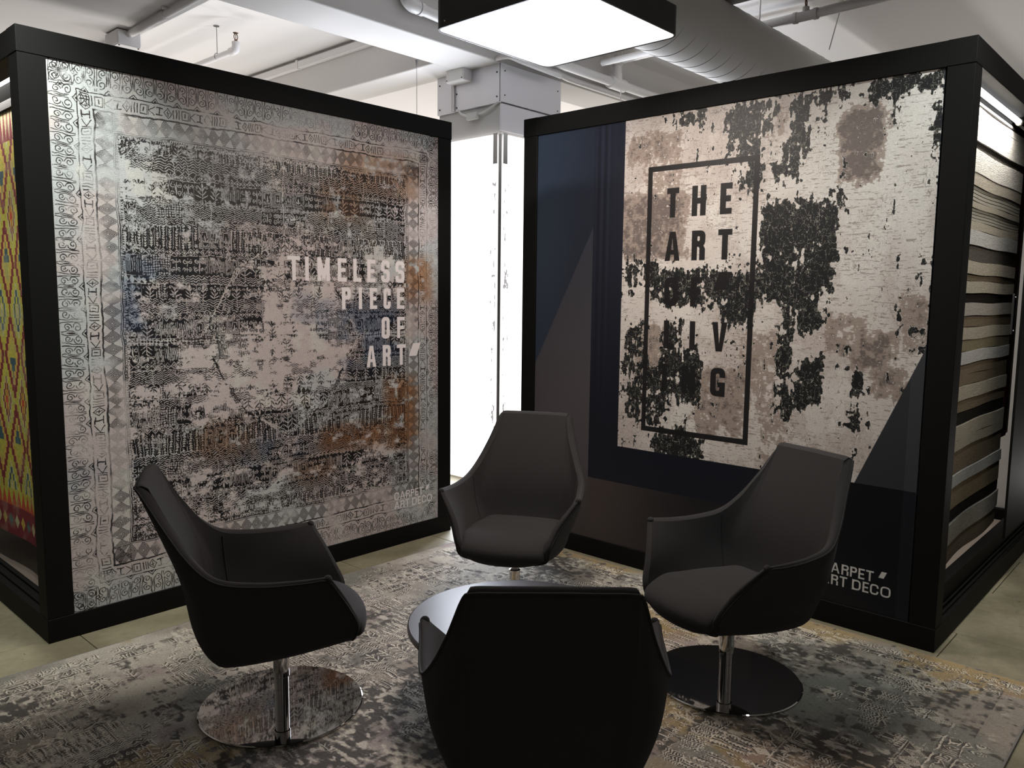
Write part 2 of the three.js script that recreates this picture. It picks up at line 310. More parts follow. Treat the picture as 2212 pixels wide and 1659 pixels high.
const LN = [[0.16,0.14,0.40,0.50,0.6],[0.55,1.14,0.88,1.49,0.6],[0.88,1.06,1.25,1.34,0.5],[0.84,0.55,0.99,0.75,0.4]];
const LR = [[1.26,0.35,1.49,0.51,0.6],[1.38,0.17,1.88,0.37,0.5],[1.24,1.62,1.64,1.72,0.9],[1.67,1.39,1.87,1.76,0.9],[1.81,0.71,1.98,0.92,0.8],[1.07,1.78,1.29,1.86,0.5],[0.56,1.53,0.82,1.66,0.5]];
const LB = [[0.24,0.77,0.40,1.09,0.8],[0.44,0.84,0.56,1.01,0.7],[1.36,0.97,1.74,1.27,0.8],[0.82,1.65,1.07,1.75,0.8],[1.09,0.92,1.31,1.11,0.5],[-0.04,1.62,0.29,1.74,0.3]];
// ---------------------------------------------------------------- printed panels, rugs, fabric, concrete
const PANEL = { w: 2.066, h: 2.245 };
const TAUPE = [196, 185, 182], STONE = [188, 190, 190], CREAM = [206, 203, 196];
function leftPrint() {
  const s = 820, { w, h } = PANEL, F = [
    [['plants', 'ears', 'plants'], 0.1], [['zigzag', 'waves', 'zigzag'], 0.1], [['crosses'], 0.05], [['frames', 'plants', 'curls', 'bars'], 0.12], [['beads', 'crosses'], 0.035],
    [['mosaic', 'curls', 'zigzag'], 0.1], [['zigzag', 'waves'], 0.06], [['ears', 'frames', 'plants', 'ears'], 0.15], [['crosses', 'beads'], 0.05], [['curls', 'plants', 'mosaic', 'bars'], 0.13], [['zigzag', 'lozenges'], 0.06]];
  const K = 1.55, orn = ornament(w * K, h * K, s / K, 11, F, 1.45), dk = density(LD, w, h, 0.07), lt = density(LN, w, h, 0.06), ru = density(LR, w, h, 0.07), bl = density(LB, w, h, 0.09);
  const W = Math.round(w * s), H = Math.round(h * s);
  const rows = [['TIMELESS', 0.720, 0.841, [1.047, 1.12, 1.147, 1.171, 1.22, 1.296, 1.344, 1.4, 1.443, 1.496, 1.534, 1.589, 1.628, 1.688, 1.728, 1.794]],
    ['PIECE', 0.871, 0.986, [1.368, 1.425, 1.475, 1.5, 1.55, 1.6, 1.643, 1.694, 1.738, 1.793]], ['OF', 1.03, 1.15, [1.629, 1.686, 1.738, 1.793]], ['ART', 1.185, 1.302, [1.525, 1.59, 1.635, 1.692, 1.735, 1.8]]];
  const txt = letterMask(w, h, s, (c) => {
    for (const [str, y0, y1, xs] of rows) [...str].forEach((ch, i) => glyph(c, ch, xs[2 * i], y0, xs[2 * i + 1] - xs[2 * i], y1 - y0, 0.0225));
    glyph(c, '/', 1.823, 1.181, 0.09, 0.074, 0.02); logo(c, 1.712, 2.034, 0.3);
  });
  return texture(W, H, w, h, (u, v, i, j) => {
    const wu = u + 0.005 * (vn(u * 60, v * 60, 3) - 0.5) + 0.012 * (vn(u * 11, v * 13, 6) - 0.5), wv = v + 0.005 * (vn(u * 60, v * 60, 4) - 0.5) + 0.012 * (vn(u * 12, v * 10, 8) - 0.5);
    const o = orn.at(wu * K, wv * K), edge = Math.min(u, w - u, v, h - v);
    const n1 = fbm(u * 7, v * 9, 20, 4), n2 = fbm(u * 26, v * 34, 30, 3), st = fbm(u * 5, v * 60, 40, 2), sv = fbm(u * 55, v * 6, 44, 2), fine = vn(u * 330, v * 330, 5);
    const bh = vn(u * 70, v * 230, 12), bv = vn(u * 230, v * 70, 13), br = vn(u * 140, v * 140, 14);
    let D = dk(u, v) * 0.85 - 0.15 * lt(u, v) + 0.06 + (n1 - 0.5) * 0.8 + (n2 - 0.5) * 1.0 + (st - 0.5) * 0.55 + (sv - 0.5) * 0.4;
    const border = edge < 0.262;
    if (border) D = Math.min(D, 0.12 + 0.6 * D);
    const inv = !border && D + 0.28 * (bh - 0.5) + 0.2 * (bv - 0.5) > 0.42;
    const wear = 0.54 - 0.42 * D + (border ? -0.2 : 0);                  // how much ink has rubbed away
    const keep = sst(wear - 0.07, wear + 0.02, 0.4 * n2 + 0.25 * n1 + 0.18 * fine + 0.2 * bh);
    let ink;
    if (inv) ink = o > 0.4 && br > 0.22 ? 0.06 : 0.35 + 0.65 * sst(0.3, 0.52, n2 + (D - 0.5) * 0.9 + 0.25 * (bv - 0.5));
    else ink = Math.max(o * keep, (D > 0.2 && !border ? 1 : 0) * sst(0.66, 0.72, 0.55 * bh + 0.3 * st + 0.25 * D));
    if (border) ink *= (edge > 0.178 ? 0.75 : 1) * (0.3 + 0.85 * sst(0.36, 0.58, n1 + 0.3 * (n2 - 0.5)));
    const t2 = fbm(u * 3.2, v * 4.1, 60, 3); let g = mix3(TAUPE, STONE, sst(0.45, 0.62, t2));
    g = mix3(g, CREAM, 0.7 * sst(0.6, 0.72, fbm(u * 9, v * 7, 70, 3)));
    const r = ru(u, v) * sst(0.35, 0.65, n2 + 0.15), b = bl(u, v) * sst(0.38, 0.6, n1);
    g = mix3(g, [156, 108, 70], 0.9 * r); g = mix3(g, [112, 126, 146], 0.75 * b);
    let k = mix3([15, 15, 17], [16, 25, 42], b); k = mix3(k, [62, 42, 30], 0.8 * r + 0.25 * sst(0.55, 0.7, t2));
    const f = (border ? 0.93 : 0.96) + 0.12 * (fine - 0.5) + 0.04 * Math.sin(v * 900);
    let c = mix3(g.map((q) => q * f), k, clamp(ink) * 0.94);
    const t = txt(i, j); if (t > 0) c = mix3(c, [228, 222, 222], t);
    return c;
  });
}
function rightPrint() {
  const s = 820, { w, h } = { w: 2.085, h: 2.245 }, W = Math.round(w * s), H = Math.round(h * s), dk = density(RD, w, h, 0.06), br = density(RB, w, h, 0.05);
  const rows = [['THE', 0.364, 0.508, [0.853, 0.921, 0.994, 1.07, 1.145, 1.206]], ['ART', 0.578, 0.721, [0.85, 0.935, 1.001, 1.074, 1.142, 1.214]], ['OF', 0.802, 0.946, [0.853, 0.934, 1.003, 1.066]],
    ['LIV', 1.018, 1.159, [0.858, 0.92, 1.006, 1.037, 1.128, 1.208]], ['ING', 1.238, 1.377, [0.856, 0.885, 0.971, 1.047, 1.129, 1.208]]];
  const txt = letterMask(w, h, s, (c) => {
    for (const [str, y0, y1, xs] of rows) [...str].forEach((ch, i) => glyph(c, ch, xs[2 * i], y0, xs[2 * i + 1] - xs[2 * i], y1 - y0, 0.03));
    glyph(c, '/', 1.123, 0.779, 0.098, 0.086, 0.02); c.lineWidth = 0.026; c.strokeRect(0.753, 0.264, 0.571, 1.318);
  });
  const lg = letterMask(w, h, s, (c) => logo(c, 1.715, 2.062, 0.31));
  return texture(W, H, w, h, (u, v, i, j) => {
    const fine = vn(u * 330, v * 330, 105); let c;
    const diag = 2.087 - (v - 1.09) * (0.25 / 0.597);                     // slanted right edge of the pictured rug
    if (u > 0.594 && v < 1.70 - 0.012 * (u > 1.4 ? (u - 1.4) * 2 : 0) && u < Math.max(0, v > 1.09 ? diag : 9)) {
      const j1 = 0.02 * (vn(u * 45, v * 22, 110) - 0.5) + 0.012 * (vn(u * 110, v * 90, 111) - 0.5), j2 = 0.03 * (vn(u * 40, v * 16, 112) - 0.5) + 0.014 * (vn(u * 120, v * 60, 113) - 0.5);
      const n1 = fbm(u * 9, v * 7, 120, 4), n2 = fbm(u * 42, v * 36, 130, 3), hz = fbm(u * 20, v * 280, 140, 2), vt = fbm(u * 70, v * 9, 144, 2), sq = vn(u * 75, v * 330, 146);
      const n3 = fbm(u * 95, v * 70, 160, 3), cr = fbm(u * 60, v * 34, 170, 3), spk = vn(u * 210, v * 260, 180);
      const D = dk(u + j1, v + j2) * 0.95 + (n2 - 0.5) * 1.0 + (n1 - 0.5) * 0.6 + (vt - 0.5) * 0.7 + (n3 - 0.5) * 0.7, B = br(u + j2, v + j1) + (n2 - 0.5) * 0.75 + (n1 - 0.5) * 0.5 + (n3 - 0.5) * 0.5 + (sq - 0.5) * 0.25;
      c = mix3([200, 194, 188], [186, 177, 171], sst(0.42, 0.62, n1)); c = mix3(c, [208, 204, 198], sst(0.55, 0.7, fbm(u * 4, v * 3, 150, 3)));
      const lines = hz * 0.7 + 0.45 * sq; if (lines > 0.79 + 0.14 * (fbm(u * 4, v * 4, 155, 2) - 0.5)) c = mix3(c, [124, 115, 108], 0.6);
      if (Math.abs(cr - 0.5) < 0.012 && n1 > 0.42) c = mix3(c, [110, 102, 96], 0.55);
      if (B > 0.3) c = mix3(c, mix3([146, 132, 122], [92, 82, 78], sst(0.55, 0.9, B)), sst(0.3, 0.4, B) * 0.85);
      if (D > 0.37 && D < 0.47) c = mix3(c, D < 0.42 ? [222, 217, 209] : [64, 62, 60], 0.8);
      if (D >= 0.47) {
        const k = mix3([92, 92, 82], [20, 22, 23], sst(0.4, 0.62, 0.45 * D + 0.3 * spk + 0.45 * hz + (n3 - 0.5) * 0.4)); c = mix3(c, k, 0.96);
        if (Math.abs(cr - 0.52) < 0.014 || (spk > 0.86 && hz > 0.5)) c = mix3(c, [176, 171, 160], 0.7);
      }
      const f = 0.96 + 0.1 * (fine - 0.5); c = c.map((q) => q * f);
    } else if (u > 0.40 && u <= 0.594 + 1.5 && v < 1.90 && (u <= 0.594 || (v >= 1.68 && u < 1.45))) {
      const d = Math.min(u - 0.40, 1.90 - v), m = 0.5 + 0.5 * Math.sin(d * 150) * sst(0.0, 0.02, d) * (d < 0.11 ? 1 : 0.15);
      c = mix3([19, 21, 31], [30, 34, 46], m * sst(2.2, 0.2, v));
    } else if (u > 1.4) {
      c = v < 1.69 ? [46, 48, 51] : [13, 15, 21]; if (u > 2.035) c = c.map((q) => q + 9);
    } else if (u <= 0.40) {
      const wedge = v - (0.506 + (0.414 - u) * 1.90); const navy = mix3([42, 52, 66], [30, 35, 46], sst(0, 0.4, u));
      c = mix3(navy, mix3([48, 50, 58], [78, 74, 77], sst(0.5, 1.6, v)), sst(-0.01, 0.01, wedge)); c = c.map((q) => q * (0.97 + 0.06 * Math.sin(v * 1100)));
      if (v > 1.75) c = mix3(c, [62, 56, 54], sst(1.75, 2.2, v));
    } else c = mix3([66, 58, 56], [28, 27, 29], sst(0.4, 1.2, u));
    const t = txt(i, j); if (t > 0) c = mix3(c, [24, 23, 24], t * 0.96);
    const l = lg(i, j); if (l > 0) c = mix3(c, [196, 196, 192], l);
    return c;
  });
}
const RUG = { x0: -0.45, x1: 3.43, z0: -3.29, z1: -0.44 };
function floorRug() {
  const w = RUG.x1 - RUG.x0, h = RUG.z1 - RUG.z0, s = 526, K = 1.35, F = [[['plants', 'curls'], 0.14], [['zigzag', 'waves'], 0.09], [['ears', 'frames', 'curls'], 0.16], [['crosses', 'lozenges'], 0.08], [['plants', 'mosaic', 'ears'], 0.17], [['waves', 'zigzag'], 0.1]];
  const orn = ornament(w * K, h * K, s / K, 29, F, 1.3), W = Math.round(w * s), H = Math.round(h * s);
  const map = texture(W, H, w, h, (u, v) => {
    const wu = u + 0.012 * (vn(u * 40, v * 40, 203) - 0.5), wv = v + 0.012 * (vn(u * 40, v * 40, 204) - 0.5);
    const o = orn.at(wu * K, wv * K), o2 = orn.at(wu * K + 0.005, wv * K + 0.006), edge = Math.min(w - u, v, h - v, u);
    const n1 = fbm(u * 3.1, v * 3.7, 220, 4), n2 = fbm(u * 17, v * 11, 230, 4), st = fbm(u * 9, v * 60, 240, 2), fine = vn(u * 300, v * 300, 205), n3 = fbm(u * 2.2, v * 2.6, 260, 3), n4 = fbm(u * 2.6, v * 2.1, 290, 3);
    const sp = fbm(u * 58, v * 34, 350, 3), patch = sst(0.43, 0.58, fbm(u * 3.4, v * 4.2, 360, 3));
    let g = mix3([164, 158, 147], [134, 126, 116], sst(0.4, 0.62, n1)); g = mix3(g, [104, 107, 102], 0.7 * sst(0.52, 0.66, n3));
    g = mix3(g, [140, 119, 80], 0.8 * sst(0.55, 0.65, n4)); g = mix3(g, [130, 114, 116], 0.5 * sst(0.56, 0.66, fbm(u * 2.4, v * 3, 300, 3)));
    const D = n2 * 0.38 + n1 * 0.22 + sp * 0.4 + (st - 0.5) * 0.22 - (edge < 0.1 ? 0.12 : 0) + 0.05 * (patch - 0.5);
    g = mix3(g, [98, 93, 88], 0.7 * sst(0.47, 0.54, D)); g = mix3(g, [64, 61, 57], 0.75 * sst(0.545, 0.575, D));
    g = mix3(g, [196, 189, 176], 0.7 * patch * sst(0.40, 0.36, sp) * sst(0.03, 0.08, edge));
    const k1 = sst(0.36, 0.46, n2 + 0.3 * (fine - 0.5) + 0.5 * (sp - 0.5)), live = sst(0.40, 0.52, fbm(u * 4.4, v * 3.6, 310, 3) + 0.25 * (n2 - 0.5)) * sst(0.03, 0.06, edge);
    if (o > 0.4) g = mix3(g, [202, 194, 180], 0.85 * k1 * live); else if (o2 > 0.4) g = mix3(g, [58, 55, 52], 0.75 * k1 * live);
    const f = (0.93 + 0.16 * (fine - 0.5)) * 1.14; return g.map((q) => Math.min(255, q * f));
  });
  const bump = texture(W >> 1, H >> 1, w, h, (u, v) => { const q = 120 + 80 * orn.at(u * K, v * K) * sst(0.4, 0.5, fbm(u * 17, v * 11, 230, 4)) + 50 * (vn(u * 220, v * 220, 9) - 0.5); return [q, q, q]; }, false);
  return [map, bump];
}
function kilimPrint() {
  const w = 1.3, h = 2.15;
  const C = { lime: [172, 168, 62], ochre: [186, 160, 70], red: [112, 24, 34], orange: [176, 66, 36], teal: [46, 78, 88], pale: [176, 172, 130] };
  return texture(620, 1024, w, h, (u, v) => {
    const x = (u - 0.02) / 0.22, sv = Math.round(v / 0.034) * 0.034, y = (sv - 0.05) / 0.46, fx = Math.abs(x - Math.round(x)) * 2, fy = Math.abs(y - Math.round(y)) * 2, row = Math.round(y), d = fx + fy;
    let c;
    if (v > h - 0.16) { c = C.red; const q = Math.abs((u / 0.075) % 1 - 0.5) * 2 + Math.abs((v - h + 0.08) / 0.05); if (q < 0.75) c = (Math.floor(u / 0.075) % 3 === 0) ? C.pale : (Math.floor(u / 0.075) % 3 === 1) ? C.ochre : C.teal; }
    else if (v > h - 0.25) { const t = Math.abs((u / 0.06) % 1 - 0.5) * 2; c = t < (v - h + 0.25) / 0.09 ? C.orange : C.lime; }
    else if (v < 0.16) c = Math.abs((u / 0.05) % 1 - 0.5) * 2 < v / 0.16 ? C.red : C.pale;
    else if (d < 0.2) c = row % 2 ? C.orange : C.pale; else if (d < 0.34) c = C.lime; else if (d < 0.5) c = row % 2 ? C.red : C.teal; else if (d < 0.62) c = C.pale; else if (d < 1.0) c = C.lime; else if (d < 1.3) c = C.red; else if (d < 1.55) c = C.ochre; else c = row % 2 ? C.teal : C.lime;
    const f = 0.86 + 0.28 * vn(u * 260, v * 120, 401) * 1.0, g = fbm(u * 14, v * 14, 410, 3); c = mix3(c, [150, 148, 120], 0.45 * sst(0.5, 0.7, g)); return c.map((q) => q * f);
  });
}
const concrete = texture(1024, 1024, 1, 1, (u, v) => {
  const wrap = (f) => { const a = f(u, v), b = f(u - 1, v), c = f(u, v - 1), d = f(u - 1, v - 1), p = sst(0.7, 1, u), q = sst(0.7, 1, v); return mix(mix(a, b, p), mix(c, d, p), q); };
  const n = wrap((x, y) => fbm(x * 5 + 9, y * 5 + 9, 500, 5)), g = wrap((x, y) => fbm(x * 60 + 90, y * 60 + 90, 510, 2)), sp = vn(u * 128, v * 128, 520), s2 = fbm(u * 40 + 7, v * 40 + 7, 525, 2);
  let c = mix3([150, 143, 118], [122, 115, 92], sst(0.3, 0.7, n)); const f = 0.94 + 0.12 * (g - 0.5); c = c.map((q) => q * f);
  if (sp > 0.965 && s2 > 0.45) c = mix3(c, [52, 46, 38], 0.85);
  return c;
});
const weave = texture(512, 512, 1, 1, (u, v, i, j) => { const q = 128 + 50 * Math.sin(i * Math.PI / 2) * Math.sin(j * Math.PI / 2) + 70 * (TBL[(i * 131 + j * 7919) & 65535] - 0.5); return [q, q, q]; }, false);
weave.repeat.set(7, 7);

const std = (color, rough = 0.7, metal = 0, extra = {}) => new THREE.MeshStandardMaterial({ color, roughness: rough, metalness: metal, ...extra });
const lin = (r, g, b) => new THREE.Color().setRGB(r, g, b);
const [rugMap, rugBump] = floorRug();
const M = {
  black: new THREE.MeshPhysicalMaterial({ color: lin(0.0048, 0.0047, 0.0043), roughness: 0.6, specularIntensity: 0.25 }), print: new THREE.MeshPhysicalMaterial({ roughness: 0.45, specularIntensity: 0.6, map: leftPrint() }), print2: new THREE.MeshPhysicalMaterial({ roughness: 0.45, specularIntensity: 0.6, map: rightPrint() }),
  rug: std(0xffffff, 0.95, 0, { map: rugMap, bumpMap: rugBump, bumpScale: 0.004 }), rugEdge: std(lin(0.2, 0.19, 0.18), 0.95),
  kilim: std(0xffffff, 0.95, 0, { map: kilimPrint() }), concrete: std(0xffffff, 0.62, 0, { map: concrete }),
  fabric: new THREE.MeshPhysicalMaterial({ color: lin(0.036, 0.0345, 0.035), roughness: 0.95, specularIntensity: 0.4, sheen: 1, sheenRoughness: 0.42, sheenColor: lin(0.16, 0.155, 0.155), bumpMap: weave, bumpScale: 0.0008 }),
  piping: std(lin(0.008, 0.008, 0.008), 0.85), chrome: std(lin(0.62, 0.61, 0.6), 0.06, 1), mirror: std(lin(0.52, 0.51, 0.5), 0.03, 1), rubber: std(lin(0.01, 0.01, 0.01), 0.6),
  table: new THREE.MeshPhysicalMaterial({ color: lin(0.045, 0.043, 0.05), roughness: 0.36, ior: 1.55 }), paint: std(lin(0.66, 0.64, 0.62), 0.75), soffit: std(lin(0.62, 0.6, 0.58), 0.75), duct: std(lin(0.75, 0.74, 0.72), 0.55), metal: std(lin(0.7, 0.69, 0.72), 0.34, 0.35),
  pipe: std(lin(0.72, 0.7, 0.69), 0.5), brass: std(lin(0.16, 0.09, 0.06), 0.35, 1), dark: std(lin(0.02, 0.02, 0.02), 0.5), cable: std(lin(0.6, 0.6, 0.58), 0.6), white: std(lin(0.75, 0.74, 0.72), 0.7), steel: std(lin(0.4, 0.4, 0.4), 0.3, 1), wall: std(lin(0.5, 0.49, 0.47), 0.85), darkDeck: std(lin(0.14, 0.11, 0.09), 0.6), deck: std(lin(0.5, 0.42, 0.36), 0.55),
  glow: (c, i, map) => new THREE.MeshStandardMaterial({ color: 0x111111, emissive: c, emissiveIntensity: i, emissiveMap: map || null, roughness: 0.6 }),
};
// ---------------------------------------------------------------- room shell
const ROOM = { x0: -3.5, x1: 13, z0: -13, z1: 3.5, h: 3.45 };
{
  const { x0, x1, z0, z1, h } = ROOM, t = 0.2;
  const floor = struct('floor', new THREE.BoxGeometry(x1 - x0, t, z1 - z0), std(lin(0.16, 0.15, 0.12), 0.9), null, [(x0 + x1) / 2, -t / 2 - 0.012, (z0 + z1) / 2]);
  // concrete slabs 0.657 m wide with staggered joints
  const tones = [1, 0.95, 1.04].map((k) => { const m = M.concrete.clone(); m.color = lin(k, k, k * 0.99); return m; }), R = rng(5), sw = 0.657, sl = 2.745, cache = {};
  const X0 = 1.142 - sw * 6, cols = 17;
  for (let i = 0; i < cols; i++) for (let j = 0; j < 3; j++) {
    const x = X0 + i * sw, z = -0.81 - sl * 2 + j * sl + (i % 2 ? 0 : sl * 0.4), key = i * 10 + j;
    const g = rbox(sw - 0.0025, 0.03, sl - 0.0025, 0.003, 1), uv = g.attributes.uv, p = g.attributes.position;
    for (let k = 0; k < uv.count; k++) uv.setXY(k, (p.getX(k) + x) * 0.8, (p.getZ(k) + z) * 0.8);
    const s = mesh('floor_slab', g, tones[Math.floor(R() * 3)], floor, [x + sw / 2 - floor.position.x, -0.015 - floor.position.y, z + sl / 2 - floor.position.z]);
  }
  struct('ceiling', new THREE.BoxGeometry(x1 - x0, t, z1 - z0), M.paint, null, [(x0 + x1) / 2, h + t / 2, (z0 + z1) / 2]);
  struct('wall_left', new THREE.BoxGeometry(t, h + t, z1 - z0), M.wall, null, [x0 - t / 2, h / 2, (z0 + z1) / 2]);
  struct('wall_right', new THREE.BoxGeometry(t, h + t, z1 - z0), M.wall, null, [x1 + t / 2, h / 2, (z0 + z1) / 2]);
  struct('wall_back', new THREE.BoxGeometry(x1 - x0, h + t, t), M.wall, null, [(x0 + x1) / 2, h / 2, z0 - t / 2]);
  struct('wall_front', new THREE.BoxGeometry(x1 - x0, h + t, t), M.wall, null, [(x0 + x1) / 2, h / 2, z1 + t / 2]);
  const beam = (a, b) => struct('ceiling_beam', span(a, b, 0.012), M.soffit);
  beam([x0, 3.1, -4.48], [x1, h + 0.02, -4.08]);                 // along the booths, over the column
  beam([4.0, 3.101, z0], [4.34, h + 0.02, -4.475]); beam([4.35, 3.25, -4.085], [4.73, h + 0.02, z1]);
  beam([1.2, 3.101, z0], [2.33, h + 0.02, -4.475]);
  beam([x0, 3.1, -9.1], [x1, h + 0.02, -8.7]); beam([8.6, 3.101, z0], [8.95, h + 0.02, -4.475]);
}
// ---------------------------------------------------------------- column with its lit panels
{
  const { x, z, w } = COLUMN, cx = x + w / 2, cz = z - w / 2;
  const col = struct('column', span([x + 0.012, 0, z - w], [x + w, 3.1, z - 0.012]), M.wall);
  // metal cladding round the head of the column
  const clad = (a, b) => mesh('cladding_panel', span(a, b, 0.002), M.metal, col);
  clad([x - 0.01, 2.826, z - 0.47], [x + 0.008, 3.1, z + 0.004]); clad([x - 0.01, 2.822, z - w], [x + 0.008, 3.1, z - 0.474]);
  clad([x - 0.01, 2.83, z - 0.006], [x + w, 3.1, z + 0.01]); clad([x + 0.004, 2.63, z - 0.012], [x + w, 2.82, z + 0.006]);
  const screws = [[0.03, 3.04], [0.03, 2.87], [0.45, 2.85], [0.45, 2.95], [0.49, 2.98], [0.49, 2.85], [0.64, 3.04], [0.64, 2.86]];
  for (const [d, y] of screws) mesh('screw', new THREE.CylinderGeometry(0.006, 0.006, 0.004, 10).rotateZ(Math.PI / 2), M.dark, col, [x - 0.012, y, z - d]);
  for (const [d, y] of [[0.03, 3.05], [0.03, 2.88], [0.63, 3.02], [0.63, 2.87]]) mesh('screw', new THREE.CylinderGeometry(0.005, 0.005, 0.004, 10).rotateX(Math.PI / 2), M.dark, col, [x + d, y, z + 0.012]);
  // lit panels, with the faint remains of their print along the shared corner
  const face = (flip) => texture(256, 1024, 0.64, 2.55, (u, v) => {
    const d = flip ? u : 0.64 - u; let q = 255;
    if (d < 0.055 && v > 0.32 && fbm(d * 60, v * 26, flip ? 601 : 611, 3) > 0.6 + d * 2.4 && vn(v * 5, 1, 620) > 0.4) q = 120;
    return [q, q * 0.99, q * 0.98];
  });
  const panel = (label, a, b, map, frameA, frameB) => {
    const t = thing('light_panel', label, 'light panel');
    mesh('diffuser', span(a, b, 0.002), M.glow(0xfdfcff, COLUMN.glow, map), t);
    mesh('edge_trim', span(frameA, frameB, 0.001), M.steel, t); return t;
  };
  panel('glowing white panel on the left face of the column, beside the vintage-pattern booth', [x - 0.028, 0.012, z - 0.655], [x - 0.012, 2.6, z - 0.012], face(false), [x - 0.03, 2.392, z - 0.045], [x - 0.026, 2.61, z - 0.004]);
  panel('glowing white panel on the right face of the column, beside the abstract-print booth', [x + 0.012, 0.012, z + 0.012], [x + 0.655, 2.6, z + 0.028], face(true), [x + 0.002, 2.392, z + 0.027], [x + 0.045, 2.61, z + 0.031]);
  mesh('corner_strip', span([x - 0.022, 0.05, z + 0.004], [x - 0.006, 2.6, z + 0.02], 0.002), M.steel, col);
  // junction box on the cladding, its conduit, and the loop of cable under the cladding
  const jb = thing('junction_box', 'white square junction box on the metal cladding at the head of the column', 'electrical box', [x - 0.055, 3.09, z - 0.38]);
  mesh('housing', rbox(0.09, 0.15, 0.19, 0.006), M.pipe, jb); mesh('cover', rbox(0.006, 0.14, 0.175, 0.002), M.white, jb, [-0.047, 0, 0]);
  for (const [a, b] of [[-0.06, 0.08], [0.06, 0.08], [-0.06, -0.08], [0.06, -0.08]]) mesh('screw', new THREE.SphereGeometry(0.005, 8, 6), M.dark, jb, [-0.05, a, b]);
  single('conduit', merged([rod([x - 0.02, 3.02, z - 0.475], [x - 0.02, 2.83, z - 0.475], 0.009), rod([x - 0.02, 3.02, z - 0.495], [x - 0.02, 2.83, z - 0.495], 0.006)]), M.pipe, 'thin white vertical conduit pair below the junction box on the column head', 'conduit');
  single('conduit', merged([rod([x - 0.05, 3.12, z - 0.29], [x - 0.05, 3.12, z + 0.06], 0.018), tubeAlong([[x - 0.05, 3.12, z + 0.05], [x - 0.03, 3.12, z + 0.1], [x + 0.1, 3.11, z + 0.11], [x + 0.55, 3.1, z + 0.1]], 0.018)]), M.pipe, 'white conduit wrapping the top corner of the column from the junction box', 'conduit');
  const cb = thing('cable', 'loop of white cable sagging below the column cladding', 'cable');
  mesh('wire', tubeAlong([[x - 0.004, 2.835, z - 0.44], [x - 0.012, 2.80, z - 0.4], [x - 0.014, 2.765, z - 0.3], [x - 0.014, 2.768, z - 0.22], [x - 0.012, 2.79, z - 0.12], [x - 0.004, 2.83, z - 0.02]], 0.008), M.cable, cb);
  mesh('splice_box', rbox(0.03, 0.05, 0.11, 0.006), M.cable, cb, [x - 0.02, 2.762, z - 0.27]);
}
// ---------------------------------------------------------------- display booths
function booth(label, x0, x1, z0, z1, open, printMat, front) {
  const H = 2.44, f = 0.1, d = 0.1, t = thing('display_booth', label, 'booth');
  const b = (name, a, c, m = M.black, r = 0.003) => mesh(name, span(a, c, r), m, t);
  for (const px of [x0, x1 - d]) for (const pz of [z0, z1 - d]) b('corner_post', [px, f, pz], [px + d, H - f, pz + d]);
  for (const pz of [z0, z1 - d]) { b('top_beam', [x0 - 0.002, H - f, pz - 0.002], [x1 + 0.002, H, pz + d + 0.002]); b('bottom_rail', [x0 - 0.002, 0, pz - 0.002], [x1 + 0.002, f, pz + d + 0.002]); }
  for (const px of [x0, x1 - d]) { b('top_beam', [px - 0.001, H - f - 0.001, z0 + d], [px + d + 0.001, H - 0.001, z1 - d]); b('bottom_rail', [px - 0.001, 0, z0 + d], [px + d + 0.001, f, z1 - d]); }
  b('roof_panel', [x0 + d, H - 0.06, z0 + d], [x1 - d, H - 0.04, z1 - d], M.white);
  b('floor_deck', [x0 + d, 0.006, z0 + d], [x1 - d, 0.03, z1 - d], printMat);
  return [t, b];
}
{ // left booth: front faces +z, its left side (x = x0) is open
  const x0 = 1.024, x1 = 3.266, z1 = -3.499, z0 = -5.7, [t, b] = booth('black framed booth on the left, its front printed with a grey distressed oriental carpet pattern', x0, x1, z0, z1, true, M.darkDeck);
  mesh('printed_panel', span([x0 + 0.098, 0.098, z1 - 0.03], [x1 - 0.08, 2.347, z1 - 0.006], 0.001), M.print, t).userData.label = 'panel printed with a worn grey carpet pattern and white slogan';
  b('back_lining', [x0 + 0.1, 0.1, z1 - 0.06], [x1 - 0.1, 2.34, z1 - 0.032], M.white); b('side_wall', [x1 - 0.06, 0.1, z0 + 0.1], [x1 - 0.03, 2.34, z1 - 0.1], M.black); b('rear_wall', [x0 + 0.1, 0.1, z0 + 0.03], [x1 - 0.1, 2.34, z0 + 0.06], M.white);
  b('track', [x0 + 0.03, 0.1, z0 + 0.1], [x0 + 0.045, 0.112, z1 - 0.1]); b('track', [x0 + 0.07, 0.1, z0 + 0.1], [x0 + 0.085, 0.112, z1 - 0.1]);
  b('hanging_rail', [x0 + 0.16, 2.26, z0 + 0.15], [x0 + 0.19, 2.30, z1 - 0.12]);
}
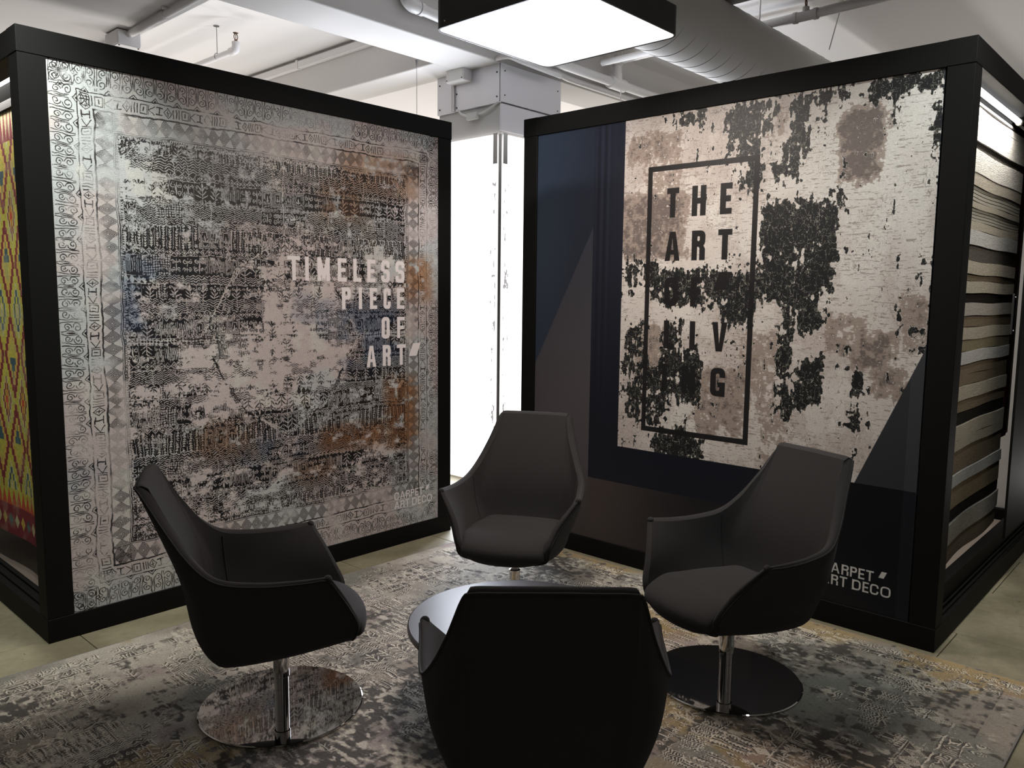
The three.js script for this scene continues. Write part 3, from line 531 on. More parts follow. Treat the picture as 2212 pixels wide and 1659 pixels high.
{ // right booth: front faces -x, its right side (z = z1) is open
  const x0 = 3.484, x1 = 5.95, z0 = -3.125, z1 = -0.83, [t, b] = booth('black framed booth on the right, front printed with a pale blotched rug on navy', x0, x1, z0, z1, true, M.deck);
  const g = new THREE.PlaneGeometry(2.085, 2.245).rotateY(-Math.PI / 2);
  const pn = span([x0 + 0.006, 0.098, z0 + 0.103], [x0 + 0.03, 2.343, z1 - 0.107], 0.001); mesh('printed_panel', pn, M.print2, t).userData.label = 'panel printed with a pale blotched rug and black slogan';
  b('back_lining', [x0 + 0.032, 0.1, z0 + 0.1], [x0 + 0.06, 2.34, z1 - 0.1], M.white); b('side_wall', [x0 + 0.1, 0.1, z0 + 0.03], [x1 - 0.1, 2.34, z0 + 0.06], M.black); b('rear_wall', [x1 - 0.06, 0.1, z0 + 0.1], [x1 - 0.03, 2.34, z1 - 0.1], M.white);
  b('side_panel', [4.75, 0.2, z1 - 0.016], [5.4, 2.34, z1 - 0.004]); b('side_panel', [5.41, 0.2, z1 - 0.016], [x1 - 0.1, 2.34, z1 - 0.004]);
  b('rail_step', [x0 + 0.1, 0.1, z1 - 0.1], [x1 - 0.1, 0.2, z1 - 0.05]);
  b('track', [x0 + 0.1, 0.1, z1 - 0.03], [x1 - 0.1, 0.112, z1 - 0.018]); b('track', [x0 + 0.1, 0.1, z1 - 0.045], [x1 - 0.1, 0.118, z1 - 0.036]);
  b('hanging_rail', [x0 + 0.1, 2.29, z1 - 0.13], [x1 - 0.1, 2.325, z1 - 0.1]);
}
// lamps inside the booths
function tubeLight(label, a, b, target, power) {
  const t = thing('tube_light', label, 'light'), A = V(...a), B = V(...b), mid = A.clone().lerp(B, 0.5);
  mesh('tube', rod(a, b, 0.013), M.glow(0xffffff, 3), t);
  const dir = B.clone().sub(A).normalize();
  for (const e of [A, B]) mesh('end_cap', new THREE.SphereGeometry(0.018, 12, 8), M.white, t, e.toArray());
  const l = areaLight(0xfff8f0, power, A.distanceTo(B), 0.04, mid.clone().add(V(0, -0.02, 0)), V(...target)); return t;
}
// ---------------------------------------------------------------- rugs hanging in the booths
{
  // rug made of stacked strips of different pile, in the right booth
  const t = thing('striped_rug', 'hanging rug of grey, beige and black pile strips in the right booth', 'rug', [3.62, 0, -0.955]);
  const X = 1.40, edges = [2.301, 2.257, 2.149, 2.112, 2.011, 1.954, 1.888, 1.859, 1.801, 1.762, 1.693, 1.624, 1.563, 1.533, 1.477, 1.432, 1.371, 1.319, 1.261, 1.208, 1.149, 1.094, 1.044, 0.977, 0.92, 0.863, 0.794, 0.743, 0.63, 0.57, 0.461, 0.4, 0.3, 0.205];
  const kinds = 'ccdcbrbrbsdbnbkgnbosnnbnkbbnsTkgn', col = { c: [0.62, 0.6, 0.55], d: [0.12, 0.11, 0.1], b: [0.36, 0.33, 0.27], r: [0.42, 0.4, 0.34], s: [0.42, 0.42, 0.41], n: [0.2, 0.16, 0.115], k: [0.02, 0.018, 0.016], g: [0.33, 0.31, 0.28], o: [0.24, 0.21, 0.14], T: [0.26, 0.21, 0.14] };
  const thick = { c: 0.018, d: 0.010, b: 0.017, r: 0.015, s: 0.018, n: 0.011, k: 0.009, g: 0.017, o: 0.014, T: 0.011 }, mats = {};
  const grain = texture(256, 256, 1, 1, (u, v) => { const q = 150 + 95 * (0.5 * vn(u * 128, v * 50, 701) + 0.5 * vn(u * 30, v * 120, 702)); return [q, q, q]; });
  grain.repeat.set(3, 1);
  for (let i = 0; i < kinds.length; i++) {
    const k = kinds[i], y1 = edges[i], y0 = edges[i + 1], h = y1 - y0 - 0.002, th = thick[k];
    mats[k] ??= new THREE.MeshPhysicalMaterial({ color: lin(...col[k].map((q) => q * 1.25)), roughness: 1, specularIntensity: 0.1, map: grain, bumpMap: grain, bumpScale: 0.0025 });
    const wave = (x, y) => 0.004 * Math.sin(x * 5 + 1) + 0.007 * sst(0.75, 0.2, y) * Math.sin(x * 6.5);
    const geos = []; const n = k === 'r' ? 4 : 1;
    for (let r = 0; r < n; r++) {
      const hh = h / n, g2 = new THREE.BoxGeometry(X, hh * (n > 1 ? 0.8 : 1), th, 28, 1, 1);
      const p = g2.attributes.position;
      for (let q = 0; q < p.count; q++) {
        const x = p.getX(q) + X / 2, y = p.getY(q) + y0 + hh * (r + 0.5), front = p.getZ(q) > 0;
        const f = Math.abs(p.getY(q)) / (hh / 2); let z = wave(x, y) + (front ? th : 0);
        const wx = x * (1 - 0.012 * Math.sin(y * 9) * sst(0.9, 0.3, y)), wy = y + 0.0022 * Math.sin(x * 9 + i) + 0.018 * sst(0.5, 0.2, y) * sst(0.9, 1.4, x);
        p.setXYZ(q, wx, wy, z);
      }
      g2.computeVertexNormals(); geos.push(toCreasedNormals(g2, 0.5));
    }
    mesh('pile_strip', merged(geos), mats[k], t);
  }
  // rugs hung behind it, seen as narrow edges
  const sheet = (label, x1, y0, z, mat) => {
    const w = x1 - 3.64, g = new THREE.BoxGeometry(w, 2.27 - y0, 0.01, 40, 2, 1), p = g.attributes.position;
    for (let q = 0; q < p.count; q++) p.setZ(q, p.getZ(q) + 0.004 * Math.sin(p.getX(q) * 9));
    g.computeVertexNormals(); single('hanging_rug', g, mat, label, 'rug', null, [3.64 + w / 2, (2.27 + y0) / 2, z]);
  };
  sheet('crimson rug hanging edge-on directly behind the striped strip rug', 5.42, 0.65, -1.0, std(lin(0.16, 0.012, 0.03), 0.95));
  sheet('cream rug hanging between the crimson rug and a charcoal one', 5.56, 0.66, -1.016, std(lin(0.5, 0.46, 0.4), 0.95));
  sheet('charcoal rug hanging behind the cream one in the right booth', 5.64, 0.66, -1.032, std(lin(0.03, 0.03, 0.03), 0.95));
  sheet('white rug hanging rearmost on the rack in the right booth', 5.76, 0.62, -1.048, std(lin(0.6, 0.58, 0.55), 0.95));
  const cl = thing('rug_clamp', 'black upright clamp gripping the edge of the striped rug', 'clamp', [5.03, 1.37, -0.93]);
  mesh('plate', rbox(0.05, 0.22, 0.012, 0.003), M.dark, cl); for (const y of [-0.09, 0.09]) mesh('rivet', new THREE.SphereGeometry(0.007, 8, 6), M.steel, cl, [0, y, 0.007]);
  // kilim in the left booth, hanging parallel to its open side
  const g = new THREE.BoxGeometry(0.012, 2.08, 1.3, 1, 24, 30), p = g.attributes.position;
  for (let q = 0; q < p.count; q++) p.setX(q, p.getX(q) + 0.012 * Math.sin(p.getZ(q) * 7) * (1.2 - p.getY(q)) * 0.5);
  g.computeVertexNormals();
  single('kilim_rug', g, M.kilim, 'red, lime and teal flat-woven rug with stepped triangles hanging in the left booth', 'rug', null, [1.2, 1.24, -4.55]);
  tubeLight('white tube light along the top of the right booth opening', [3.66, 2.322, -0.905], [4.68, 2.322, -0.905], [4.17, 0, -1.15], 130);
  tubeLight('white tube light deep inside the right booth, over its deck', [3.9, 2.33, -1.9], [5.6, 2.33, -1.9], [4.75, 0, -1.85], 60);
  tubeLight('white tube light along the top of the left booth opening', [1.14, 2.35, -5.4], [1.14, 2.35, -3.75], [1.3, 0, -4.58], 40);
}
// ---------------------------------------------------------------- carpet on the floor
{
  const w = RUG.x1 - RUG.x0, d = RUG.z1 - RUG.z0, r = thing('area_rug', 'large faded grey and beige patterned carpet lying under the four armchairs', 'rug', [(RUG.x0 + RUG.x1) / 2, 0, (RUG.z0 + RUG.z1) / 2]);
  mesh('pile', rbox(w, 0.008, d, 0.003), M.rug, r, [0, 0.005, 0]);
  for (const s of [-1, 1]) { mesh('binding', rbox(w, 0.008, 0.012, 0.003), M.rugEdge, r, [0, 0.0045, s * (d / 2)]); mesh('binding', rbox(0.012, 0.008, d, 0.003), M.rugEdge, r, [s * (w / 2), 0.0045, 0]); }
}
// ---------------------------------------------------------------- armchairs
function spline(pts, t) { // Catmull-Rom through rows of numbers
  const n = pts.length - 1, f = clamp(t, 0, 1) * n, i = Math.min(Math.floor(f), n - 1), u = f - i, a = pts[Math.max(i - 1, 0)], b = pts[i], c = pts[i + 1], d = pts[Math.min(i + 2, n)];
  return b.map((_, k) => { const m1 = (c[k] - a[k]) / 2, m2 = (d[k] - b[k]) / 2, u2 = u * u, u3 = u2 * u; return (2 * u3 - 3 * u2 + 1) * b[k] + (u3 - 2 * u2 + u) * m1 + (-2 * u3 + 3 * u2) * c[k] + (u3 - u2) * m2; });
}
// half of the shell, from the middle of the back round to the front of an arm: five points each, from under the seat up to the rim
const SHELL = [
  [[0, 0.212, -0.1], [0, 0.245, -0.205], [0, 0.35, -0.272], [0, 0.56, -0.318], [0, 0.85, -0.422]],
  [[0, 0.212, -0.1], [0.07, 0.245, -0.203], [0.1, 0.35, -0.27], [0.105, 0.56, -0.315], [0.1, 0.849, -0.421]],
  [[0, 0.212, -0.1], [0.115, 0.246, -0.2], [0.158, 0.35, -0.262], [0.172, 0.56, -0.306], [0.165, 0.847, -0.418]],
  [[0, 0.212, -0.1], [0.14, 0.248, -0.196], [0.182, 0.348, -0.254], [0.202, 0.545, -0.292], [0.184, 0.83, -0.404]],
  [[0, 0.214, -0.09], [0.16, 0.25, -0.19], [0.205, 0.345, -0.24], [0.236, 0.5, -0.265], [0.219, 0.725, -0.34]],
  [[0, 0.217, -0.08], [0.178, 0.252, -0.178], [0.222, 0.342, -0.218], [0.258, 0.462, -0.232], [0.257, 0.63, -0.272]],
  [[0, 0.222, -0.06], [0.19, 0.255, -0.13], [0.234, 0.34, -0.165], [0.272, 0.445, -0.183], [0.288, 0.57, -0.196]],
  [[0, 0.235, 0], [0.196, 0.262, -0.04], [0.24, 0.342, -0.07], [0.277, 0.44, -0.088], [0.305, 0.551, -0.085]],
  [[0, 0.25, 0.08], [0.196, 0.274, 0.07], [0.236, 0.348, 0.07], [0.272, 0.44, 0.045], [0.316, 0.55, 0.035]],
  [[0, 0.268, 0.21], [0.18, 0.292, 0.222], [0.21, 0.352, 0.236], [0.246, 0.435, 0.2], [0.326, 0.558, 0.132]],
];
function shellGeometry() {
  const full = [...SHELL].reverse().map((r) => r.map((p) => [...p])).concat(SHELL.slice(1).map((r) => r.map(([x, y, z]) => [-x, y, z])));
  const NU = 96, NT = 24, P = [];
  const row = (t) => full.map((r) => spline(r, t));
  for (let j = 0; j <= NT; j++) { const r = row(j / NT); P.push([]); for (let i = 0; i <= NU; i++) P[j].push(V(...spline(r, i / NU))); }
  const N = P.map((r, j) => r.map((p, i) => {
    const a = P[j][Math.min(i + 1, NU)].clone().sub(P[j][Math.max(i - 1, 0)]), b = P[Math.min(j + 1, NT)][i].clone().sub(P[Math.max(j - 1, 0)][i]);
    const n = a.cross(b); if (n.lengthSq() < 1e-14) n.set(0, 1, 0); n.normalize();
    if (n.dot(V(0, 0.5, 0.05).sub(p)) < 0) n.negate(); return n;
  }));
  const Q = P.map((r, j) => r.map((p, i) => p.clone().addScaledVector(V(N[j][i].x, N[j][i].y * (1 - sst(0.75, 1, j / NT)), N[j][i].z), mix(0.026, 0.03 + 0.008 * sst(0.34, 0.2, Math.abs(i / NU - 0.5)), sst(0.35, 0.95, j / NT)))));
  const pos = [], uv = [], idx = [];
  const grid = (G, s) => { const o = pos.length / 3; G.forEach((r, j) => r.forEach((p, i) => { pos.push(p.x, p.y, p.z); uv.push(i / NU * 1.6, j / NT * 0.7); })); for (let j = 0; j < NT; j++) for (let i = 0; i < NU; i++) { const a = o + j * (NU + 1) + i, b = a + 1, c = a + NU + 1, d = c + 1; if (s) idx.push(a, b, d, a, d, c); else idx.push(a, d, b, a, c, d); } };
  grid(P, true); grid(Q, false);
  const ribbon = (A, B) => { // rounded edge between outer and inner skins
    const o = pos.length / 3, K = 5;
    A.forEach((p, i) => { const q = B[i], dir = p.clone().sub(p.center ?? p); for (let k = 0; k <= K; k++) { const m = p.clone().lerp(q, k / K).addScaledVector(p.out, 0.012 * Math.sin(Math.PI * k / K)); pos.push(m.x, m.y, m.z); uv.push(i / A.length, k / K * 0.03); } });
    for (let i = 0; i < A.length - 1; i++) for (let k = 0; k < K; k++) { const a = o + i * (K + 1) + k, b = a + K + 1; idx.push(a, a + 1, b + 1, a, b + 1, b); }
  };
  const withOut = (arr, prev) => arr.map((p, i) => { const c = p.clone(); c.out = p.clone().sub(prev[i]).normalize(); return c; });
  const top = withOut(P[NT], P[NT - 1]); ribbon(top, Q[NT]);
  for (const e of [0, NU]) { const A = P.map((r) => r[e]), prev = P.map((r) => r[e === 0 ? 1 : NU - 1]); ribbon(withOut(A, prev), Q.map((r) => r[e])); }
  let g = new THREE.BufferGeometry();
  g.setAttribute('position', new THREE.Float32BufferAttribute(pos, 3)); g.setAttribute('uv', new THREE.Float32BufferAttribute(uv, 2)); g.setIndex(idx); g.computeVertexNormals();
  g = merged([g, ...[0, NU].map((e) => { const m = P[NT][e].clone().lerp(Q[NT][e], 0.5); return new THREE.SphereGeometry(P[NT][e].distanceTo(Q[NT][e]) / 2 + 0.001, 20, 14).translate(m.x, m.y, m.z); })]);
  const rim = P.map((r) => r[0]).slice(3).concat(P[NT].slice(1), P.map((r) => r[NU]).slice(3).reverse().slice(1));
  const seams = [16, 80].map((i) => tubeAlong(Q.map((r) => r[i]).slice(7, 24), 0.0022, false, 40, 6));
  return [g, rim, merged(seams)];
}
function cushionGeometry() {
  const prof = [[-0.2, 0.27], [-0.215, 0.34], [-0.2, 0.372], [-0.1, 0.374], [0.05, 0.378], [0.17, 0.385], [0.24, 0.372], [0.284, 0.345], [0.29, 0.31], [0.268, 0.28], [0.2, 0.265], [0, 0.25], [-0.15, 0.26]];
  const c3 = new THREE.CatmullRomCurve3(prof.map(([z, y]) => V(0, y, z)), true, 'catmullrom', 0.5), ring = c3.getPoints(72).slice(0, 72);
  const NS = 40, pos = [], uv = [], idx = [];
  for (let i = 0; i <= NS; i++) {
    const s = -1 + 2 * i / NS, k = Math.pow(Math.max(0, 1 - Math.pow(Math.abs(s), 9)), 0.16);
    ring.forEach((p, q) => {
      const yc = 0.31, zc = 0.03; let z = zc + (p.z - zc) * (0.75 + 0.25 * k), y = yc + (p.y - yc) * k;
      if (p.z > 0.1) z -= 0.035 * s * s * (p.z - 0.1) / 0.18;
      if (p.y > 0.33) y += 0.010 * (1 - s * s) * Math.cos((p.z - 0.05) * 5);
      if (p.y < 0.3) y += 0.03 * s * s * s * s + 0.008 * s * s;
      const hw = mix(0.195, 0.222, sst(-0.2, -0.02, p.z)) - 0.026 * sst(0.1, 0.26, p.z);
      pos.push(s * hw, y, z); uv.push(q / 72 * 1.1, i / NS * 0.45);
    });
  }
  for (let i = 0; i < NS; i++) for (let q = 0; q < 72; q++) { const a = i * 72 + q, b = i * 72 + (q + 1) % 72, c = a + 72, d = b + 72; idx.push(a, c, b, b, c, d); }
  const g = new THREE.BufferGeometry();
  g.setAttribute('position', new THREE.Float32BufferAttribute(pos, 3)); g.setAttribute('uv', new THREE.Float32BufferAttribute(uv, 2)); g.setIndex(idx); g.computeVertexNormals();
  return g;
}
{
  const [shell, rim, seam] = shellGeometry(), cushion = cushionGeometry();
  const pip = tubeAlong(rim.filter((_, i) => i % 2 === 0 || i === rim.length - 1), 0.0038, false, 220, 8);
  const G = {
    base: lathe([[0, 0.017], [0.2745, 0.017], [0.278, 0.0148], [0.278, 0.0095], [0, 0.009]].reverse(), 96),
    column: lathe([[0.0245, 0.016], [0.0245, 0.072], [0.0238, 0.0725], [0.0238, 0.0745], [0.0245, 0.075], [0.0245, 0.215], [0, 0.215]], 40), sleeve: lathe([[0.0272, 0.115], [0.0278, 0.117], [0.0278, 0.205], [0.026, 0.207], [0.026, 0.225]], 40),
    low: lathe([[0.0245, 0.016], [0.0245, 0.165], [0.0262, 0.166], [0.0262, 0.176], [0.02, 0.178], [0.0135, 0.178]], 40), piston: lathe([[0.0135, 0.17], [0.0135, 0.235]], 24), plate: rbox(0.16, 0.02, 0.16, 0.004),
    collar: lathe([[0.0275, 0.204], [0.0285, 0.205], [0.0285, 0.232], [0.02, 0.235]], 32),
  };
  function armchair(label, x, z, yaw, raised) {
    const t = thing('armchair', label, 'chair', [x, 0.001, z], yaw);
    mesh('shell', shell, M.fabric, t); mesh('seat_cushion', cushion, M.fabric, t); mesh('piping', pip, M.piping, t); mesh('seam', seam, M.piping, t);
    mesh('base_disc', G.base, M.mirror, t); mesh('underseat_plate', G.plate, M.rubber, t, [0, 0.236, 0]);
    if (raised) { mesh('column', G.low, M.chrome, t); mesh('piston', G.piston, M.steel, t); } else { mesh('column', G.column, M.chrome, t); mesh('sleeve', G.sleeve, M.chrome, t); mesh('collar', G.collar, M.rubber, t); }
    return t;
  }
  armchair('charcoal armchair on the left seen in profile, before the white slogan carpet print', 1.41, -2.37, 1.073);
  armchair('charcoal armchair at the rear of the table, facing us in front of the lit column', 2.649, -2.402, -1.072, true);
  armchair('charcoal armchair on the right facing the table, hiding part of the navy booth front', 2.665, -1.335, -1.922);
  armchair('charcoal armchair nearest the camera, its plain dark back turned towards us', 1.495, -1.257, 2.323);
}
// ---------------------------------------------------------------- coffee table
{
  const t = thing('coffee_table', 'low round table with a thin dark satin top between the armchairs', 'table', [2.02, 0.009, -1.803]);
  mesh('table_top', lathe([[0, 0.268], [0.39, 0.268], [0.3955, 0.271], [0.397, 0.28], [0.3955, 0.289], [0.391, 0.292], [0, 0.292]], 128), M.table, t);
  mesh('pedestal', lathe([[0.022, 0.01], [0.022, 0.265], [0.06, 0.268]], 32), M.chrome, t); mesh('base_disc', lathe([[0, 0], [0.2, 0], [0.203, 0.003], [0.2, 0.01], [0, 0.014]], 72), M.mirror, t);
}
// ---------------------------------------------------------------- pendant lamp
{
  const { x, z, y, s, h } = LAMP, t = thing('pendant_lamp', 'square black drum lamp with rounded corners and a glowing white underside', 'lamp', [x, y, z]);
  const rr = (e, r) => { const q = new THREE.Shape(), a = e / 2; q.moveTo(-a + r, -a); q.lineTo(a - r, -a); q.absarc(a - r, -a + r, r, -Math.PI / 2, 0); q.lineTo(a, a - r); q.absarc(a - r, a - r, r, 0, Math.PI / 2); q.lineTo(-a + r, a); q.absarc(-a + r, a - r, r, Math.PI / 2, Math.PI); q.lineTo(-a, -a + r); q.absarc(-a + r, -a + r, r, Math.PI, 1.5 * Math.PI); return q; };
  const side = rr(s, 0.05); side.holes.push(rr(s - 0.014, 0.044));
  mesh('shade', new THREE.ExtrudeGeometry(side, { depth: h, bevelEnabled: false, curveSegments: 12 }).rotateX(-Math.PI / 2), M.dark, t);
  mesh('diffuser', new THREE.ExtrudeGeometry(rr(s - 0.016, 0.043), { depth: 0.008, bevelEnabled: false, curveSegments: 12 }).rotateX(-Math.PI / 2), M.glow(0xfffdfa, LAMP.glow), t, [0, 0.002, 0]);
  mesh('top_plate', new THREE.ExtrudeGeometry(rr(s - 0.016, 0.043), { depth: 0.004, bevelEnabled: false, curveSegments: 12 }).rotateX(-Math.PI / 2), M.dark, t, [0, h - 0.006, 0]);
  mesh('rivet', new THREE.SphereGeometry(0.003, 10, 8), M.white, t, [-s / 2 - 0.001, 0.022, -s / 2 + 0.07]);
  for (const [a, b] of [[-1, -1], [1, -1], [-1, 1], [1, 1]]) mesh('suspension_cable', rod([a * (s / 2 - 0.05), h, b * 0.13], [a * (s / 2 - 0.05), ROOM.h - y, b * 0.13], 0.0015, 6), M.steel, t);
}
// ---------------------------------------------------------------- pipes, duct and fittings under the ceiling
{
  const C = ROOM.h;
  const duct = thing('air_duct', 'large round white air duct running under the ceiling behind the lamp', 'duct', [0, 3.028, -2.563]);
  mesh('duct_body', new THREE.CylinderGeometry(0.215, 0.215, 12.6, 64, 1).rotateZ(Math.PI / 2).translate(6.5, 0, 0), M.duct, duct);
  for (let i = 0; i < 24; i++) mesh('seam', new THREE.TorusGeometry(0.2155, 0.002, 6, 64).rotateY(Math.PI / 2 + 0.18), M.dark, duct, [3.2 + i * 0.145, 0, 0]);
  const sprinkler = (t, x, y, z) => {
    const hd = new THREE.Group(); hd.name = numbered('sprinkler_head'); hd.position.set(x, y, z); t.add(hd);
    mesh('head_frame', merged([lathe([[0.011, 0], [0.011, 0.012]], 16), tubeAlong([[-0.004, 0.01, 0], [-0.014, 0.025, 0], [-0.012, 0.045, 0], [0, 0.056, 0], [0.012, 0.045, 0], [0.014, 0.025, 0], [0.004, 0.01, 0]], 0.003), rod([0, 0.012, 0], [0, 0.05, 0], 0.0025, 8)]), M.brass, hd);
    mesh('deflector', new THREE.CylinderGeometry(0.02, 0.017, 0.004, 20), M.brass, hd, [0, 0.06, 0]);
  };
  { // left bay
    const t = thing('sprinkler_pipe', 'white sprinkler pipe with an upright brass head above the left booth', 'pipe');
    mesh('pipe_run', merged([rod([3.1, 3.22, -8.6], [3.1, 3.22, -5.7], 0.021), tubeAlong([[3.1, 3.22, -5.72], [3.1, 3.222, -5.66], [3.1, 3.245, -5.645], [3.1, 3.275, -5.645]], 0.03)]), M.pipe, t);
    sprinkler(t, 3.1, 3.278, -5.645);
    mesh('hanger_rod', rod([3.1, 3.24, -5.93], [3.1, C, -5.93], 0.0035, 8), M.steel, t); mesh('hanger_ring', new THREE.TorusGeometry(0.024, 0.003, 6, 24).rotateY(0), M.steel, t, [3.1, 3.225, -5.93]); mesh('hanger_flange', new THREE.CylinderGeometry(0.022, 0.022, 0.004, 16), M.steel, t, [3.1, C - 0.003, -5.93]);
  }
  { // right bay
    const t = thing('sprinkler_pipe', 'white sprinkler pipe with a tee and brass head to the right of the duct', 'pipe');
    mesh('pipe_run', rod([5.26, 3.27, -3.9], [5.26, 3.27, 2.5], 0.024), M.pipe, t);
    mesh('tee', merged([rod([5.26, 3.27, -2.34], [5.26, 3.27, -2.2], 0.031), rod([5.26, 3.27, -2.27], [5.26, 3.325, -2.27], 0.022), rod([5.26, 3.27, -2.35], [5.26, 3.27, -2.325], 0.036), rod([5.26, 3.27, -2.215], [5.26, 3.27, -2.19], 0.036)]), M.pipe, t);
    sprinkler(t, 5.26, 3.32, -2.27);
  }
  single('hanger_wire', rod([6.0, 3.252, -2.40], [5.62, C, -2.17], 0.004, 8), M.steel, 'thin slanting wire crossing the sprinkler pipe at the upper right', 'wire');
  single('hanger_rod', rod([5.2, 3.24, -2.56], [5.2, C, -2.56], 0.006, 8), M.pipe, 'thin upright rod rising beside the upper edge of the air duct', 'rod');
  { // mains along the beam
    const t = thing('fire_main', 'thick white pipe with a tee and riser along the beam right of the column', 'pipe');
    mesh('pipe_run', rod([4.3, 3.185, -3.97], [12, 3.17, -3.97], 0.036), M.pipe, t);
    mesh('tee', merged([rod([5.46, 3.18, -3.97], [5.66, 3.18, -3.97], 0.05), rod([5.56, 3.18, -3.97], [5.56, 3.26, -3.97], 0.044)]), M.pipe, t);
    mesh('riser', rod([5.56, 3.18, -3.97], [5.56, 3.36, -3.97], 0.034), M.pipe, t); mesh('elbow', merged([new THREE.SphereGeometry(0.044, 20, 14).translate(5.56, 3.365, -3.97), rod([5.56, 3.325, -3.97], [5.56, 3.345, -3.97], 0.045)]), M.pipe, t);
    mesh('branch', rod([5.56, 3.365, -3.97], [5.5, 3.365, -1.0], 0.032), M.pipe, t);
    mesh('hanger_rod', rod([5.62, 2.95, -3.97], [5.62, C, -3.97], 0.005, 8), M.pipe, t);
    single('conduit', merged([rod([5.1, 3.125, -4.045], [12, 3.12, -4.045], 0.024), tubeAlong([[4.5, 3.16, -4.03], [4.8, 3.15, -4.04], [5.0, 3.128, -4.045], [5.12, 3.125, -4.045]], 0.024)]), M.pipe, 'slimmer white conduit with a bend below the thick pipe on the beam', 'conduit');
    const p = thing('drain_pipe', 'white pipe with an elbow on the beam to the left of the lamp', 'pipe');
    mesh('pipe_run', rod([3.45, 3.245, -4.02], [4.2, 3.2, -4.02], 0.034), M.pipe, p); mesh('elbow', merged([tubeAlong([[3.46, 3.245, -4.02], [3.4, 3.25, -4.02], [3.365, 3.28, -4.02], [3.36, 3.34, -4.02]], 0.042), rod([3.36, 3.3, -4.02], [3.36, C, -4.02], 0.034)]), M.pipe, p); mesh('coupling', rod([3.47, 3.244, -4.02], [3.5, 3.242, -4.02], 0.041), M.pipe, p);
  }
  { // fittings on the left beams
    const t = thing('raceway', 'white cable raceway along the top of the beam above the left booth', 'conduit');
    mesh('channel', span([3.955, 3.36, -9], [3.998, 3.42, -4.6], 0.006), M.pipe, t); mesh('clip', span([3.95, 3.355, -6.2], [3.999, 3.43, -6.17], 0.004), M.pipe, t);
    const c = thing('conduit', 'grey conduit running under the soffit at the upper left', 'conduit');
    mesh('pipe_run', rod([2.235, 3.075, -5.4], [2.215, 3.075, -4.4], 0.022), M.pipe, c); mesh('coupling', rod([2.225, 3.075, -4.93], [2.224, 3.075, -4.86], 0.028), M.pipe, c); mesh('strap', span([2.18, 3.085, -4.82], [2.26, 3.1, -4.8], 0.003), M.pipe, c);
    const j = thing('junction_box', 'white metal junction box under the soffit at the upper left', 'electrical box', [2.23, 3.05, -5.5]);
    mesh('housing', rbox(0.15, 0.09, 0.2, 0.01), M.pipe, j); mesh('cover', rbox(0.14, 0.006, 0.19, 0.002), M.white, j, [0, -0.047, 0]);
    for (const [a, b] of [[-0.06, 0.085], [0.06, 0.085], [-0.06, -0.085], [0.06, -0.085]]) mesh('screw', new THREE.SphereGeometry(0.006, 8, 6), M.dark, j, [a, -0.05, b]);
    mesh('pipe_stub', rod([0, 0.01, -0.1], [0, 0.01, -0.9], 0.024), M.pipe, j);
    single('hanging_wire', merged([rod([3.86, 3.08, -4.5], [3.86, 2.3, -4.5], 0.0022, 6), new THREE.ConeGeometry(0.012, 0.05, 12).rotateX(Math.PI).translate(3.86, 3.075, -4.5)]), M.steel, 'fine wire dropping from a small cone on the beam behind the left booth', 'wire');
  }
}
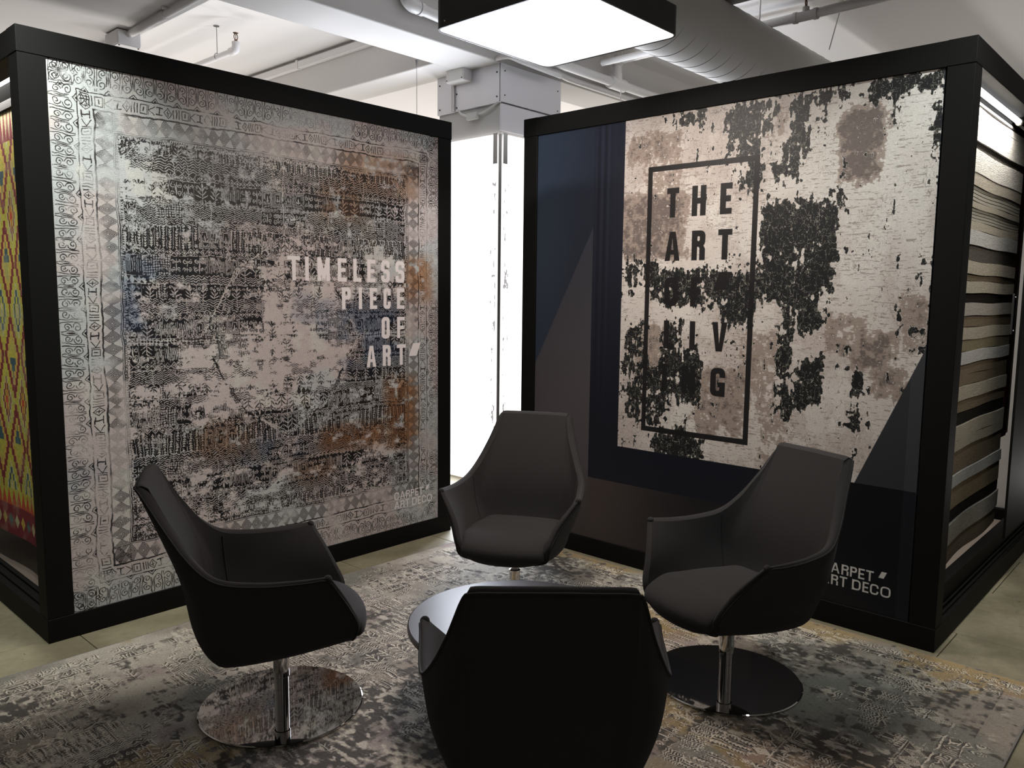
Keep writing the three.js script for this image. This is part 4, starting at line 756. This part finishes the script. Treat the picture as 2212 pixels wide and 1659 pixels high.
// ---------------------------------------------------------------- light fittings of the showroom out of the picture
{
  const track = (label, x, y, z, target, power, color, wide = 0.52) => {
    const t = thing('track_spotlight', label, 'light', [x, y, z]); const d = V(...target).sub(V(x, y, z)).normalize(), q = new THREE.Quaternion().setFromUnitVectors(V(0, -1, 0), d);
    const head = mesh('lamp_head', lathe([[0, 0.1], [0.05, 0.095], [0.055, 0], [0.05, -0.05], [0.044, -0.05], [0.044, 0.02], [0, 0.03]], 32).applyQuaternion(q), M.dark, t);
    mesh('lens', new THREE.CircleGeometry(0.043, 24).rotateX(Math.PI / 2).translate(0, -0.03, 0).applyQuaternion(q), M.glow(color, 4), t);
    mesh('stem', rod([0, 0.05, 0], [0, ROOM.h - y, 0], 0.008, 10), M.dark, t);
    const a = V(x, y, z).addScaledVector(d, 0.06); spot(color, power, a, V(...target), wide, 0.8);
  };
  track('black track spotlight over the left aisle, outside the picture', 0.8, 3.1, -2.85, [1.0, 1.6, -3.7], 18, 0xeef4ee, 0.6);
  track('black track spotlight over the right aisle, outside the picture', 2.95, 3.15, -0.35, [3.6, 1.5, -1.0], 10, 0xeef4f2, 0.6);
  track('black track spotlight above the camera, turned to the left booth front', 1.5, 3.2, -0.2, [2.2, 1.3, -3.5], 1.4, 0xfff8f4);
  track('black track spotlight above the camera, turned to the right booth front', 0.4, 3.2, -1.6, [3.48, 1.3, -1.9], 0.8, 0xfff8f4);
  track('black track spotlight above the lamp, turned to the lit column', 2.3, 3.28, -1.9, [4.1, 1.9, -3.9], 12, 0xffffff);
  track('black track spotlight over the right aisle, turned to the striped rug', 4.6, 3.2, 1.0, [4.1, 1.45, -0.95], 11, 0xfff2e0, 0.27);
  track('black track spotlight over the left aisle, turned to the lime and red rug', -0.5, 3.1, -4.6, [1.2, 1.5, -4.4], 5, 0xfff4e6, 0.36);
  {
    const t = thing('linear_ceiling_light', 'long white linear ceiling light behind the camera, outside the picture', 'light', [-0.8, 3.38, 1.8]);
    mesh('housing', rbox(0.22, 0.06, 1.9, 0.005), M.white, t, [0, 0.03, 0]); mesh('diffuser', rbox(0.2, 0.012, 1.86, 0.004), M.glow(NEUTRAL, 2), t, [0, -0.004, 0]);
    areaLight(NEUTRAL, 9, 0.18, 1.84, V(-0.8, 3.36, 1.8), V(-0.8, 0, 1.8 + 1e-4));
  }
  const trough = (label, x, y, z, w, d, power) => {
    const t = thing('uplight_trough', label, 'light', [x, y, z]);
    mesh('housing', merged([span([-w / 2, 0, -d / 2], [w / 2, 0.02, d / 2]), span([-w / 2, 0.02, -d / 2], [-w / 2 + 0.01, 0.07, d / 2]), span([w / 2 - 0.01, 0.02, -d / 2], [w / 2, 0.07, d / 2]), span([-w / 2 + 0.01, 0.02, -d / 2], [w / 2 - 0.01, 0.07, -d / 2 + 0.01]), span([-w / 2 + 0.01, 0.02, d / 2 - 0.01], [w / 2 - 0.01, 0.07, d / 2])]), M.white, t);
    mesh('diffuser', span([-w / 2 + 0.012, 0.045, -d / 2 + 0.012], [w / 2 - 0.012, 0.052, d / 2 - 0.012], 0.002), M.glow(NEUTRAL, 2), t);
    areaLight(NEUTRAL, power, w - 0.04, d - 0.04, V(x, y + 0.075, z), V(x, 9, z + 1e-4));
  };
  trough('white uplight trough on the floor behind the left booth', 2.6, 0, -7.3, 2.4, 0.6, 17);
  trough('white uplight trough on the floor past the right booth, outside the picture', 7.2, 0, -0.9, 0.6, 2.0, 8);
  trough('white uplight trough on the floor far behind the right booth', 8.4, 0, -6.6, 2.4, 0.6, 45);
  trough('white uplight trough on the floor behind the column', 5.2, 0, -8.0, 1.6, 0.6, 14);
}
renderer.render(scene, camera);
